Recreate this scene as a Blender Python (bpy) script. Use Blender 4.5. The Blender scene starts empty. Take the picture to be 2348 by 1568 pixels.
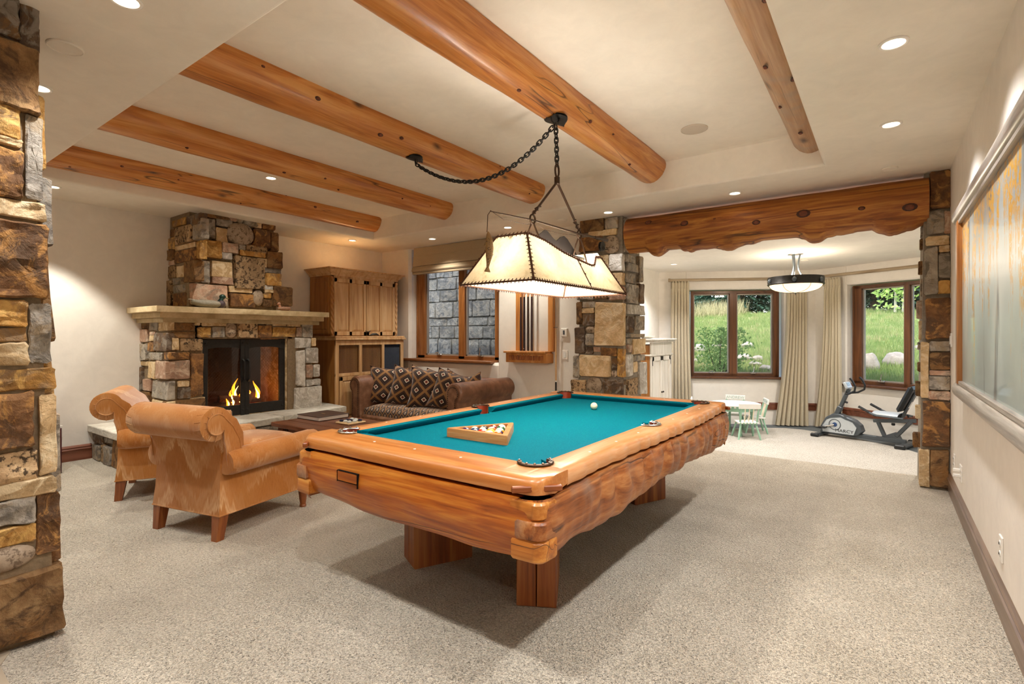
import bpy, bmesh, math, random
from mathutils import Vector, Matrix, noise
pi = math.pi; R = math.radians
sc = bpy.context.scene; COL = sc.collection
rnd = random.Random(7)

# ------------------------------------------------------------------ camera, sky, sun, exposure
H = 1.36; FP = 1187.0; YAW = math.atan2(854, 1187)
cam = bpy.data.cameras.new('camera'); co = bpy.data.objects.new('camera', cam); COL.objects.link(co)
cam.sensor_width = 36; cam.lens = 36 * FP / 2348; cam.shift_y = -15 / 2348
co.location = (0, 0, H); co.rotation_euler = (pi / 2, 0, YAW); sc.camera = co
cam.clip_start = .02; cam.clip_end = 300
sc.view_settings.view_transform = 'Standard'; sc.view_settings.look = 'None'
sc.view_settings.gamma = 1; sc.view_settings.use_curve_mapping = False
sc.view_settings.exposure = .88
SUN, SKY = 1.8, .31
DOWN, DOWN_ALC = 58, 84                      # watts of each recessed lamp and added alcove spot
LAMP_W, PENDANT_W, FIRE_W = 19, 32, 2
WARM = (1, .99, .985)
w = bpy.data.worlds.new('sky'); sc.world = w; w.use_nodes = True
nt = w.node_tree; bg = nt.nodes['Background']
st = nt.nodes.new('ShaderNodeTexSky'); st.sky_type = 'NISHITA'; st.sun_disc = False
st.sun_elevation = R(55); st.sun_rotation = R(200); st.air_density = 1.0; st.dust_density = 2.0
nt.links.new(st.outputs[0], bg.inputs[0]); bg.inputs[1].default_value = SKY
sl = bpy.data.lights.new('sun', 'SUN'); sl.energy = SUN; sl.angle = R(2); sl.color = (1, .95, .86)
so = bpy.data.objects.new('sun', sl); COL.objects.link(so); so.rotation_euler = (R(38), R(8), R(25))
sc.cycles.use_denoising = True
sc.cycles.max_bounces = 12; sc.cycles.diffuse_bounces = 9; sc.cycles.transparent_max_bounces = 12
sc.cycles.sample_clamp_indirect = 6; sc.cycles.caustics_reflective = False; sc.cycles.caustics_refractive = False

# ------------------------------------------------------------------ measuring: a direction seen from the survey point meets a real plane
_F = Vector((-math.sin(YAW), math.cos(YAW), 0)); _R = Vector((math.cos(YAW), math.sin(YAW), 0)); _U = Vector((0, 0, 1))
def at(px, py, x=None, y=None, z=None, line=None):
    r = _F + _R * ((px - 1174) / FP) - _U * ((py - 769) / FP)
    if x is not None: t = x / r.x
    elif y is not None: t = y / r.y
    elif z is not None: t = (z - H) / r.z
    else:
        a, b = line; d = (b[0] - a[0], b[1] - a[1]); n = (-d[1], d[0])
        t = (n[0] * a[0] + n[1] * a[1]) / (n[0] * r.x + n[1] * r.y)
    return Vector((0, 0, H)) + r * t

# ------------------------------------------------------------------ object helpers
def link(o, parent=None, **kw):
    COL.objects.link(o)
    if parent is not None: o.parent = parent
    for k, v in kw.items(): o[k] = v
    return o
def thing(name, label, cat, loc=(0, 0, 0), rz=0, group=None):
    o = bpy.data.objects.new(name, None); o.empty_display_size = .05
    o.location = loc; o.rotation_euler = (0, 0, rz)
    link(o, None, label=label, category=cat)
    if group: o['group'] = group
    return o
def tag(o, label, cat, group=None):
    o['label'] = label; o['category'] = cat
    if group: o['group'] = group
    return o
def dup(o, parent=None):
    c = o.copy(); COL.objects.link(c); c.parent = parent
    for ch in o.children: dup(ch, c)
    return c

class MB:
    def __init__(s): s.v = []; s.f = []; s.uv = []; s.has = False
    def add(s, vs, fs, uvs=None):
        b = len(s.v); s.v += [tuple(p) for p in vs]
        for i, f in enumerate(fs):
            s.f.append([b + k for k in f])
            if uvs: s.has = True; s.uv.append([uvs[k] for k in f])
            else: s.uv.append([(0, 0)] * len(f))
        return s
    def box(s, x0, y0, z0, x1, y1, z1, r=0, M=None):
        if x0 > x1: x0, x1 = x1, x0
        if y0 > y1: y0, y1 = y1, y0
        if z0 > z1: z0, z1 = z1, z0
        if r <= 0:
            vs = [(x, y, z) for x in (x0, x1) for y in (y0, y1) for z in (z0, z1)]
            fs = [(0, 1, 3, 2), (4, 6, 7, 5), (0, 4, 5, 1), (2, 3, 7, 6), (0, 2, 6, 4), (1, 5, 7, 3)]
        else:
            r = min(r, (x1 - x0) * .49, (y1 - y0) * .49, (z1 - z0) * .49)
            X, Y, Z = (x0, x1), (y0, y1), (z0, z1); vs = []; ix = {}
            for i in (0, 1):
                for j in (0, 1):
                    for k in (0, 1):
                        sx, sy, sz = 1 - 2 * i, 1 - 2 * j, 1 - 2 * k
                        for a in range(3):
                            p = [X[i] + sx * r, Y[j] + sy * r, Z[k] + sz * r]; p[a] = (X[i], Y[j], Z[k])[a]
                            ix[i, j, k, a] = len(vs); vs.append(tuple(p))
            fs = []
            for a in range(3):
                for e in (0, 1):
                    q = []
                    for (b, c) in ((0, 0), (1, 0), (1, 1), (0, 1)):
                        t = [0, 0, 0]; t[a] = e; t[(a + 1) % 3] = b; t[(a + 2) % 3] = c; q.append(ix[t[0], t[1], t[2], a])
                    fs.append(q if e else q[::-1])
            for a in range(3):
                o1, o2 = (a + 1) % 3, (a + 2) % 3
                for e1 in (0, 1):
                    for e2 in (0, 1):
                        def g(e, ax):
                            t = [0, 0, 0]; t[a] = e; t[o1] = e1; t[o2] = e2; return ix[t[0], t[1], t[2], ax]
                        q = [g(0, o1), g(1, o1), g(1, o2), g(0, o2)]
                        fs.append(q[::-1] if (e1 == e2) else q)
            for i in (0, 1):
                for j in (0, 1):
                    for k in (0, 1):
                        q = [ix[i, j, k, 0], ix[i, j, k, 1], ix[i, j, k, 2]]
                        fs.append(q if (i + j + k) % 2 else q[::-1])
        if M is not None: vs = [M @ Vector(p) for p in vs]
        return s.add(vs, fs)
    def tube(s, pts, rad, n=8, closed=False, caps=True, flat=1.0):
        pts = [Vector(p) for p in pts]; m = len(pts)
        if not isinstance(rad, (list, tuple)): rad = [rad] * m
        vs = []; fs = []; up = None
        for i, p in enumerate(pts):
            if closed: t = pts[(i + 1) % m] - pts[i - 1]
            else: t = pts[min(i + 1, m - 1)] - pts[max(i - 1, 0)]
            t = t.normalized() if t.length > 1e-9 else Vector((0, 0, 1))
            if up is None:
                up = Vector((0, 0, 1)) if abs(t.z) < .9 else Vector((1, 0, 0))
            a = t.cross(up); a = a.normalized() if a.length > 1e-6 else Vector((1, 0, 0)); b = a.cross(t).normalized(); up = b
            for k in range(n):
                g = 2 * pi * k / n; vs.append(p + (a * math.cos(g) + b * math.sin(g) * flat) * rad[i])
        for i in range(m if closed else m - 1):
            j = (i + 1) % m
            for k in range(n):
                l = (k + 1) % n; fs.append((i * n + k, i * n + l, j * n + l, j * n + k))
        if caps and not closed:
            fs.append(tuple(range(n))[::-1]); fs.append(tuple((m - 1) * n + k for k in range(n)))
        return s.add(vs, fs)
    def lathe(s, prof, n=16, c=(0, 0, 0), M=None):
        vs = []; fs = []; m = len(prof)
        for (r, z) in prof:
            for k in range(n):
                g = 2 * pi * k / n; p = Vector((r * math.cos(g), r * math.sin(g), z))
                vs.append((M @ p if M is not None else p) + Vector(c))
        for i in range(m - 1):
            for k in range(n):
                l = (k + 1) % n; fs.append((i * n + k, i * n + l, (i + 1) * n + l, (i + 1) * n + k))
        if prof[0][0] > 1e-5: fs.append(tuple(range(n))[::-1])
        if prof[-1][0] > 1e-5: fs.append(tuple((m - 1) * n + k for k in range(n)))
        return s.add(vs, fs)
    def prism(s, poly, a0, a1, ax='z', inset=0.0):
        # poly: 2-D outline; ax: axis of extrusion; inset rounds both ends a little
        def P(u, v, a):
            return (u, v, a) if ax == 'z' else ((u, a, v) if ax == 'y' else (a, u, v))
        n = len(poly); cx = sum(p[0] for p in poly) / n; cy = sum(p[1] for p in poly) / n
        lv = [(a0, 0)] + ([(a0 + inset, 1), (a1 - inset, 1)] if inset else []) + [(a1, 0)]
        if not inset: lv = [(a0, 1), (a1, 1)]
        vs = []
        for a, full in lv:
            for (u, v) in poly:
                if not full:
                    d = math.hypot(u - cx, v - cy) or 1; k = max(.2, 1 - inset / d); u, v = cx + (u - cx) * k, cy + (v - cy) * k
                vs.append(P(u, v, a))
        fs = []
        for i in range(len(lv) - 1):
            for k in range(n):
                l = (k + 1) % n; fs.append((i * n + k, i * n + l, (i + 1) * n + l, (i + 1) * n + k))
        fs.append(tuple(range(n))[::-1]); fs.append(tuple((len(lv) - 1) * n + k for k in range(n)))
        return s.add(vs, fs)
    def ell(s, c, r, n=12, m=8, M=None):
        vs = []; fs = []
        rx, ry, rz = r if isinstance(r, (tuple, list)) else (r, r, r)
        for i in range(m + 1):
            t = pi * i / m
            for k in range(n):
                g = 2 * pi * k / n; p = Vector((rx * math.sin(t) * math.cos(g), ry * math.sin(t) * math.sin(g), -rz * math.cos(t)))
                vs.append((M @ p if M is not None else p) + Vector(c))
        for i in range(m):
            for k in range(n):
                l = (k + 1) % n; fs.append((i * n + k, i * n + l, (i + 1) * n + l, (i + 1) * n + k))
        return s.add(vs, fs)
    def grid(s, fn, nu, nv, uvs=None, closeu=False, closev=False):
        vs = []; fs = []; uv = []
        for j in range(nv + (0 if closev else 1)):
            for i in range(nu + (0 if closeu else 1)):
                u, v = i / nu, j / nv; vs.append(fn(u, v)); uv.append(uvs(u, v) if uvs else (u, v))
        W = nu + (0 if closeu else 1); Hh = nv + (0 if closev else 1)
        for j in range(nv):
            for i in range(nu):
                i2, j2 = (i + 1) % W, (j + 1) % Hh
                fs.append((j * W + i, j * W + i2, j2 * W + i2, j2 * W + i))
        return s.add(vs, fs, uv if uvs else None)
    def xf(s, M):
        s.v = [tuple(M @ Vector(p)) for p in s.v]; return s

def mesh(name, mb, mats, smooth=35):
    me = bpy.data.meshes.new(name); me.from_pydata(mb.v, [], mb.f)
    if mb.has:
        l = me.uv_layers.new(name='UVMap'); k = 0
        for q in mb.uv:
            for t in q: l.data[k].uv = t; k += 1
    bm = bmesh.new(); bm.from_mesh(me); bmesh.ops.remove_doubles(bm, verts=bm.verts, dist=1e-5)
    bmesh.ops.recalc_face_normals(bm, faces=bm.faces); bm.to_mesh(me); bm.free()
    me.materials.append(mats)
    if smooth:
        me.shade_smooth()
        me.set_sharp_from_angle(angle=R(smooth))
    return me
def obj(name, mb, mat, parent=None, smooth=35, **kw):
    o = bpy.data.objects.new(name, mesh(name, mb, mat, smooth)); return link(o, parent, **kw)
def struct(name, mb, mat, parent=None, smooth=35):
    o = obj(name, mb, mat, parent, smooth)
    if parent is None: o['kind'] = 'structure'
    return o
def orient(a, b):
    # matrix taking z axis 0..1 onto a..b direction, origin at a
    a = Vector(a); d = Vector(b) - a; q = d.to_track_quat('Z', 'Y').to_matrix().to_4x4(); return Matrix.Translation(a) @ q

# ------------------------------------------------------------------ materials
def lin(h):
    h = h.lstrip('#'); c = [int(h[i:i + 2], 16) / 255 for i in (0, 2, 4)]
    return tuple((x / 12.92 if x <= .04045 else ((x + .055) / 1.055) ** 2.4) for x in c) + (1,)
class NT:
    def __init__(s, name, rough=.6, metal=0, spec=.5):
        s.m = bpy.data.materials.new(name); s.m.use_nodes = True; s.t = s.m.node_tree
        s.b = s.t.nodes['Principled BSDF']; s.set('Roughness', rough); s.set('Metallic', metal); s.set('Specular IOR Level', spec)
        s.tc = s.t.nodes.new('ShaderNodeTexCoord')
    def n(s, t, **kw):
        x = s.t.nodes.new('ShaderNode' + t)
        for k, v in kw.items(): setattr(x, k, v)
        return x
    def L(s, a, b): s.t.links.new(a, b)
    def put(s, sock, v):
        if isinstance(v, bpy.types.NodeSocket): s.L(v, sock)
        elif v is not None:
            if isinstance(v, str): v = lin(v)
            sock.default_value = v
    def set(s, k, v): s.put(s.b.inputs[k], v)
    def obj(s, scale=(1, 1, 1), rot=(0, 0, 0), src='Object'):
        m = s.n('Mapping'); m.inputs['Scale'].default_value = scale; m.inputs['Rotation'].default_value = rot
        s.L(s.tc.outputs[src], m.inputs[0]); return m.outputs[0]
    def noise(s, vec, scale=5, detail=4, rough=.55, dist=0):
        x = s.n('TexNoise'); s.put(x.inputs['Vector'], vec); x.inputs['Scale'].default_value = scale; x.inputs['Detail'].default_value = detail
        x.inputs['Roughness'].default_value = rough; x.inputs['Distortion'].default_value = dist; return x.outputs[0]
    def noisec(s, vec, scale=5, detail=2):
        x = s.n('TexNoise'); s.put(x.inputs['Vector'], vec); x.inputs['Scale'].default_value = scale; x.inputs['Detail'].default_value = detail; return x.outputs[1]
    def vor(s, vec, scale=5, feat='F1', out=0, rnd=1):
        x = s.n('TexVoronoi', feature=feat); s.put(x.inputs['Vector'], vec); x.inputs['Scale'].default_value = scale
        x.inputs['Randomness'].default_value = rnd; return x.outputs[out]
    def wave(s, vec, scale=5, dist=2, detail=2, kind='BANDS', direc='X', dscale=1):
        x = s.n('TexWave', wave_type=kind); s.put(x.inputs['Vector'], vec)
        if kind == 'BANDS': x.bands_direction = direc
        else: x.rings_direction = direc
        x.inputs['Scale'].default_value = scale; x.inputs['Distortion'].default_value = dist; x.inputs['Detail'].default_value = detail; x.inputs['Detail Scale'].default_value = dscale
        return x.outputs[1]
    def ramp(s, fac, stops, mode='LINEAR'):
        x = s.n('ValToRGB'); e = x.color_ramp.elements; x.color_ramp.interpolation = mode
        while len(e) < len(stops): e.new(.5)
        for i, (p, c) in enumerate(stops):
            e[i].position = p; e[i].color = lin(c) if isinstance(c, str) else ((c, c, c, 1) if not isinstance(c, tuple) else c)
        s.L(fac, x.inputs[0]); return x.outputs[0]
    def mix(s, fac, a, b, mode='MIX'):
        x = s.n('Mix', data_type='RGBA', blend_type=mode); s.put(x.inputs[0], fac); s.put(x.inputs[6], a); s.put(x.inputs[7], b); return x.outputs[2]
    def math(s, op, a, b=None, c=None):
        x = s.n('Math', operation=op); s.put(x.inputs[0], a)
        if b is not None: s.put(x.inputs[1], b)
        if c is not None: s.put(x.inputs[2], c)
        return x.outputs[0]
    def xyz(s, vec):
        x = s.n('SeparateXYZ'); s.L(vec, x.inputs[0]); return x.outputs
    def comb(s, a, b, c):
        x = s.n('CombineXYZ'); s.put(x.inputs[0], a); s.put(x.inputs[1], b); s.put(x.inputs[2], c); return x.outputs[0]
    def vadd(s, a, b, sc_=1.0):
        x = s.n('VectorMath', operation='MULTIPLY_ADD'); s.put(x.inputs[0], b); x.inputs[1].default_value = (sc_,) * 3; s.put(x.inputs[2], a); return x.outputs[0]
    def bump(s, h, strength=.3, dist=.01, prev=None):
        x = s.n('Bump'); x.inputs['Strength'].default_value = strength; x.inputs['Distance'].default_value = dist; s.L(h, x.inputs['Height'])
        if prev is not None: s.L(prev, x.inputs['Normal'])
        return x.outputs[0]
    def rand(s): return s.n('ObjectInfo').outputs['Random']
    def col(s, v): s.set('Base Color', v); return s
    def nrm(s, v): s.set('Normal', v); return s

def plain(name, c, rough=.5, metal=0, spec=.5, var=.06, scale=20, bump=0, bscale=60, bdist=.002, coat=0):
    t = NT(name, rough, metal, spec); v = t.obj(); n = t.noise(v, scale, 3)
    cc = lin(c); d = tuple(x * (1 - var * 2.5) for x in cc[:3]) + (1,); l = tuple(min(1, x * (1 + var)) for x in cc[:3]) + (1,)
    t.col(t.mix(n, d, l))
    if bump: t.nrm(t.bump(t.noise(v, bscale, 4), bump, bdist))
    if coat: t.set('Coat Weight', coat); t.set('Coat Roughness', .15)
    return t.m
def wood(name, c1, c2, c3, axis='y', scale=1.0, rough=.45, knots=.0, cracks=0, coat=0, streak=1.0, bump=.15, grey=None, tint=.0):
    """grain runs along axis; c1 dark, c2 mid, c3 light"""
    t = NT(name, rough); k = {'x': 0, 'y': 1, 'z': 2}[axis]
    s1 = [9 * scale] * 3; s1[k] = .7 * scale; s2 = [70 * scale] * 3; s2[k] = 2.2 * scale
    off = t.n('VectorMath', operation='ADD'); t.L(t.tc.outputs['Object'], off.inputs[0])
    rv = t.n('VectorMath', operation='SCALE'); rr = t.rand(); t.L(t.comb(rr, t.math('MULTIPLY', rr, 3.7), t.math('MULTIPLY', rr, 7.3)), rv.inputs[0]); rv.inputs[3].default_value = 9.0
    t.L(rv.outputs[0], off.inputs[1])
    def mp(sv):
        m = t.n('Mapping'); m.inputs['Scale'].default_value = sv; t.L(off.outputs[0], m.inputs[0]); return m.outputs[0]
    v1, v2 = mp(s1), mp(s2)
    a = t.noise(v1, 1, 5, .6, 1.2 * streak); b = t.noise(v2, 1, 3, .6)
    f = t.math('ADD', t.math('MULTIPLY', a, .72), t.math('MULTIPLY', b, .28))
    c = t.ramp(f, [(.30, c1), (.47, c2), (.62, c3)])
    big = t.noise(mp((.9, .9, .9)), 1.3, 2); c = t.mix(t.math('MULTIPLY', big, .35), c, c1)
    if grey: c = t.mix(t.ramp(t.noise(mp([2.2] * 3), 1.5, 4, .6), [(.5, 0), (.68, .75)]), c, grey)
    h = b
    if knots:
        s3 = [1.0 * scale * 3.2] * 3; s3[k] = 1.5 * scale
        d = t.vor(t.vadd(mp(s3), t.noisec(mp([6] * 3), 1, 2), .12), 1.0)
        c = t.mix(t.ramp(d, [(knots * .4, .92), (knots, .6), (knots * 1.9, .12), (knots * 3, 0)]), c, '#3a1c0c')
        h = t.math('ADD', h, t.math('MULTIPLY', t.ramp(d, [(knots, 1), (knots * 2.2, 0)]), -.8))
    if cracks:
        s4 = [5.0] * 3; s4[k] = .28
        n4 = t.noise(mp(s4), 1, 2, .5, .6); q = t.math('ABSOLUTE', t.math('SUBTRACT', n4, .5))
        ck = t.math('MULTIPLY', t.ramp(q, [(0, 1), (.006 * cracks, 0)]), t.ramp(t.noise(mp([1.5] * 3), 1, 1), [(.45, 0), (.55, 1)]))
        c = t.mix(t.math('MULTIPLY', ck, .85), c, '#2a1408'); h = t.math('SUBTRACT', h, t.math('MULTIPLY', ck, 1.5))
    t.col(c); t.nrm(t.bump(h, bump, .004))
    if coat: t.set('Coat Weight', coat); t.set('Coat Roughness', .2)
    return t.m
def stone(name, c1, c2, c3, speck=None, rough=.85, bump=.7, sc1=6, stain=None):
    t = NT(name, rough, 0, .25); v = t.obj((1, 1, 1)); r = t.rand()
    off = t.vadd(v, t.comb(r, r, r), 17.0)
    a = t.noise(off, sc1, 6, .62, .6); b = t.noise(off, sc1 * 5, 4, .7)
    c = t.ramp(t.math('ADD', t.math('MULTIPLY', a, .75), t.math('MULTIPLY', b, .25)), [(.33, c1), (.5, c2), (.66, c3)])
    hsv = t.n('HueSaturation'); t.put(hsv.inputs['Color'], c); t.put(hsv.inputs['Value'], t.math('MULTIPLY_ADD', r, .45, .78)); c = hsv.outputs[0]
    if stain:
        for q_, (sc_, sv) in enumerate(zip(stain, (3.2, 7.5))):
            n_ = t.n('TexNoise'); t.put(n_.inputs['Vector'], t.vadd(off, (3.1 + q_, 1.7, 9.2), 1.0)); n_.inputs['Scale'].default_value = sv; n_.inputs['Detail'].default_value = 6; n_.inputs['Roughness'].default_value = .68; n_.inputs['Distortion'].default_value = 1.2
            c = t.mix(t.ramp(n_.outputs[0], [(.50, 0), (.60, .85)]), c, sc_)
    if speck:
        d = t.noise(off, 24, 5, .7); c = t.mix(t.ramp(d, [(.52, 0), (.58, .9)]), c, speck)
    t.col(c)
    n1 = t.bump(a, bump, .05); n2 = t.bump(t.noise(off, 38, 5, .7), bump * .8, .012, n1); t.nrm(n2)
    return t.m
def emit(name, c, e):
    t = NT(name); t.col(c); t.set('Emission Color', c); t.set('Emission Strength', e); return t.m
def glassy(name, tint=(1, 1, 1, 1), refl=.08, rough=0):
    m = bpy.data.materials.new(name); m.use_nodes = True; t = m.node_tree
    for n in list(t.nodes):
        if n.type != 'OUTPUT_MATERIAL': t.nodes.remove(n)
    a = t.nodes.new('ShaderNodeBsdfTransparent'); a.inputs[0].default_value = tint
    g = t.nodes.new('ShaderNodeBsdfGlossy'); g.inputs['Roughness'].default_value = rough
    x = t.nodes.new('ShaderNodeMixShader'); f = t.nodes.new('ShaderNodeFresnel'); f.inputs[0].default_value = 1.45
    gm = t.nodes.new('ShaderNodeNewGeometry'); iv = t.nodes.new('ShaderNodeMath'); iv.operation = 'SUBTRACT'; iv.inputs[0].default_value = 1; t.links.new(gm.outputs['Backfacing'], iv.inputs[1]); mu = t.nodes.new('ShaderNodeMath'); mu.operation = 'MULTIPLY'; t.links.new(f.outputs[0], mu.inputs[0]); t.links.new(iv.outputs[0], mu.inputs[1]); t.links.new(mu.outputs[0], x.inputs[0]); t.links.new(a.outputs[0], x.inputs[1]); t.links.new(g.outputs[0], x.inputs[2])
    t.links.new(x.outputs[0], t.nodes['Material Output'].inputs[0]); return m

M = {}
def mk_plaster(name, c, var=.05):
    t = NT(name, .85, 0, .2); v = t.obj(); a = t.noise(v, 1.1, 4, .6); b = t.noise(v, 7, 5, .65, .8)
    cc = lin(c); d = tuple(x * (1 - var * 2) for x in cc[:3]) + (1,)
    t.col(t.mix(t.ramp(t.math('ADD', t.math('MULTIPLY', a, .6), t.math('MULTIPLY', b, .4)), [(.38, 0), (.62, 1)]), d, c))
    t.nrm(t.bump(t.noise(v, 9, 6, .6, 1.0), .12, .01)); return t.m
M['wall'] = mk_plaster('wall_plaster', '#ece6dd'); M['ceil'] = mk_plaster('ceiling_plaster', '#eee6d8', .05)
M['alc'] = mk_plaster('alcove_plaster', '#f1ece4')
def carpet(name, c1, c2):
    t = NT(name, .95, 0, .1); v = t.obj(); a = t.noise(v, 95, 3, .7); b = t.vor(v, 130)
    big = t.noise(v, 2.2, 3); f = t.math('ADD', t.math('MULTIPLY', a, .7), t.math('MULTIPLY', big, .25))
    g_ = t.noise(v, 60, 3, .75); t.col(t.mix(t.ramp(g_, [(.30, .55), (.46, 0)]), t.ramp(f, [(.34, c1), (.58, c2)]), '#6f6048')); n1 = t.bump(b, .9, .014); t.nrm(t.bump(t.noise(v, 46, 4, .7), .9, .018, n1)); t.set('Sheen Weight', .25); return t.m
M['carpet'] = carpet('carpet', '#b0a28b', '#e6dac6'); M['carpet2'] = carpet('carpet_daylit', '#cfc6b9', '#e8e1d6')  # alcove carpet: the daylight on it is put into a paler colour
M['log'] = wood('pine_log', '#8f4a16', '#c77f38', '#e0a25a', 'y', 1, .38, .05, 1.3, .25, 1.4)
M['header'] = wood('header_log', '#4a2208', '#a05c1e', '#cf8e3c', 'x', .8, .55, .0, 2.2, 0, 2.4, .4)
M['apron'] = wood('pool_apron_wood', '#6a2c06', '#b25c14', '#d88a30', 'x', .9, .42, .0, 1.8, .25, 2.2, .5)
M['apron_y'] = wood('pool_apron_side_wood', '#5e2c0c', '#a55e28', '#c88a50', 'y', .9, .45, .03, 1.8, .2, 2.0, .5, '#8a7060')
M['railw'] = wood('pool_rail_wood', '#a35a1e', '#c27a38', '#d69a5c', 'x', 1, .36, 0, 0, .25, 1.2, .06)
M['raily'] = wood('pool_rail_side_wood', '#a2602c', '#c4844c', '#d8a474', 'y', 1, .36, 0, 0, .25, 1.2, .06)
M['legw'] = wood('pool_leg_wood', '#5e2c0c', '#985222', '#b87438', 'z', 1, .5, 0, 1.4, .1, 1.4, .35)
M['endw'] = wood('end_grain_wood', '#8a4512', '#c07426', '#dc9a48', 'x', 1, .42, 0, 1.2, .2, 1.4, .3)
M['patchw'] = wood('patch_wood', '#7a3608', '#a5550f', '#ba6a20', 'x', 1.3, .42, 0, 0, .2, 1.4, .3)
M['inlay'] = plain('inlay_wood', '#8f4a1c', .4, var=.15, scale=30)
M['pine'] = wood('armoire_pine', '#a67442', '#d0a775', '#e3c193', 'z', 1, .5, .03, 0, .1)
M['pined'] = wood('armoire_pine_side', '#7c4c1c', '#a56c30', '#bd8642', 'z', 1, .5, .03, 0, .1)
M['winw'] = wood('window_wood', '#6e4018', '#935a28', '#ad7440', 'z', 1.4, .45, 0, 0, .15)
M['winx'] = wood('window_wood_rail', '#5a3214', '#834e22', '#9c6638', 'x', 1.4, .45, 0, 0, .15)
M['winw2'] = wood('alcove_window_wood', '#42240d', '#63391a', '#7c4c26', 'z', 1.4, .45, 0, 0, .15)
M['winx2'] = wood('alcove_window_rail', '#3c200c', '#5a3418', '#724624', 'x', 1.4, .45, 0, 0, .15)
M['base2'] = wood('baseboard_taupe_wood', '#55402f', '#745c4a', '#8e7664', 'y', 1.2, .4, 0, 0, .25)
M['base'] = wood('baseboard_wood', '#552a16', '#74402a', '#8c5640', 'y', 1.2, .4, 0, 0, .25)
M['dark'] = wood('coffee_table_wood', '#3e1c0c', '#6b3a20', '#8d5a3c', 'x', 1, .4, 0, 1, .2)
M['rackw'] = wood('cue_rack_wood', '#995520', '#c4823e', '#d9a262', 'z', 1.5, .45, .02, 0, .15)
M['trir'] = wood('triangle_wood', '#a8622a', '#c8874a', '#dca56c', 'x', 2, .4, 0, 0, .2)
M['chlg'] = wood('chair_leg_wood', '#5a2a10', '#87471c', '#a0602c', 'z', 2, .4, 0, 0, .2)
M['rodw'] = wood('curtain_rod_wood', '#7d6a52', '#a38f74', '#b9a88e', 'x', 2, .6)
M['greyw'] = wood('grey_frame_wood', '#6f665e', '#a39a90', '#c4bdb4', 'y', 1.5, .35, 0, 0, .3)
for k, a in dict(
    tan=('#a58a64', '#c4a67c', '#d8c19c'), brown=('#5b4028', '#80603e', '#9c7d56'), grey=('#7b746a', '#9a9184', '#b3aa9c'),
    gold=('#7d5a2e', '#a97c40', '#c49c60'), pink=('#9a7762', '#b8937a', '#cbaa92'), dark=('#3d3028', '#5d4c3e', '#7a6652'),
    light=('#9d968c', '#bcb6ac', '#d4cfc6'), rust=('#4b3422', '#775436', '#987048')).items():
    M['s_' + k] = stone('stone_' + k, *a, stain=dict(tan=('#b89a70', '#e0cca8'), brown=('#8a6238', '#4a3524'), grey=('#a08c70', '#6a6259'), gold=('#8a7258', '#d8ae68'), pink=('#8f8070', '#d0b8a0'), dark=('#7a5a38', '#8d8376'), light=('#a39a8c', '#dedad2'), rust=('#5c4736', '#b8874e'))[k])
M['s_speck'] = stone('stone_speckled', '#7a6248', '#a88a66', '#c9ad86', '#33261d')
M['s_cob'] = stone('stone_cobble', '#8b7864', '#ad9a84', '#c2b09a', '#6b5a4a', .75, .25)
M['s_white'] = stone('stone_hearth', '#a8a193', '#c3bdb0', '#d6d1c6', None, .85, .5)
M['s_mant'] = stone('stone_mantel', '#a08c68', '#b9a580', '#ccba97', None, .8, .35, 4)
M['s_out'] = stone('stone_outside', '#5c5e5c', '#7a7b76', '#94948c', None, .9, .7, 6, ('#8a877c', '#565a5c'))
M['boulder'] = stone('boulder_stone', '#857c6f', '#a39a8c', '#b8b0a2', None, .9, .5, 3)
M['mortar'] = plain('mortar', '#8b775c', .95, var=.2, scale=40, bump=.6, bscale=60, bdist=.006)
M['mortarg'] = plain('mortar_grey', '#958b7c', .95, var=.2, scale=40, bump=.6, bscale=60, bdist=.006)
M['iron'] = plain('black_iron', '#3c3a38', .5, .8, .5, .15, 40, .35, 30, .003)
M['bronze'] = plain('bronze_metal', '#4b3626', .5, .7, .5, .2, 60, .2)
M['steel'] = plain('silver_metal', '#c9c6c0', .25, 1, .5, .05)
M['gun'] = plain('bike_grey_paint', '#51585e', .4, .3, .5, .03)
M['silverp'] = plain('bike_silver_plastic', '#c3cbd1', .35, .1, .5, .03)
M['black'] = plain('black_plastic', '#1c1e20', .45, 0, .5, .1)
M['darkhole'] = plain('dark_recess', '#14100d', .9, 0, .1)
M['white'] = plain('white_plastic', '#ece8e0', .4, 0, .5, .02)
M['whitep'] = plain('white_paint', '#e9e9e4', .45, 0, .5, .03)
M['greenp'] = plain('pale_green_paint', '#8fb8a0', .5, 0, .5, .05)
M['creamp'] = plain('cream_paint', '#efe3cc', .5, 0, .5, .03)
M['slate'] = plain('slate_floor', '#5d6468', .6, 0, .4, .12, 6, .2)
M['redl'] = plain('pocket_leather', '#8c3418', .35, 0, .5, .2, 25, .2, 80, .001, .2)
def mk_leather():
    t = NT('sofa_leather', .38, 0, .5); v = t.obj(); a = t.noise(v, 2.2, 5, .65, .5); b = t.noise(v, 14, 4)
    t.col(t.ramp(t.math('ADD', t.math('MULTIPLY', a, .7), t.math('MULTIPLY', b, .3)), [(.32, '#4a2a1a'), (.5, '#76503a'), (.66, '#9a7458')]))
    t.nrm(t.bump(t.vor(v, 180), .15, .002)); return t.m
M['leather'] = mk_leather()
def mk_cloth():
    t = NT('billiard_cloth', .9, 0, .15); v = t.obj(); t.col(t.ramp(t.noise(v, 220, 3, .7), [(.35, '#005a6c'), (.65, '#027484')])); t.nrm(t.bump(t.noise(v, 400, 2), .15, .001)); t.set('Specular IOR Level', .05); return t.m
M['cloth'] = mk_cloth()
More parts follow.
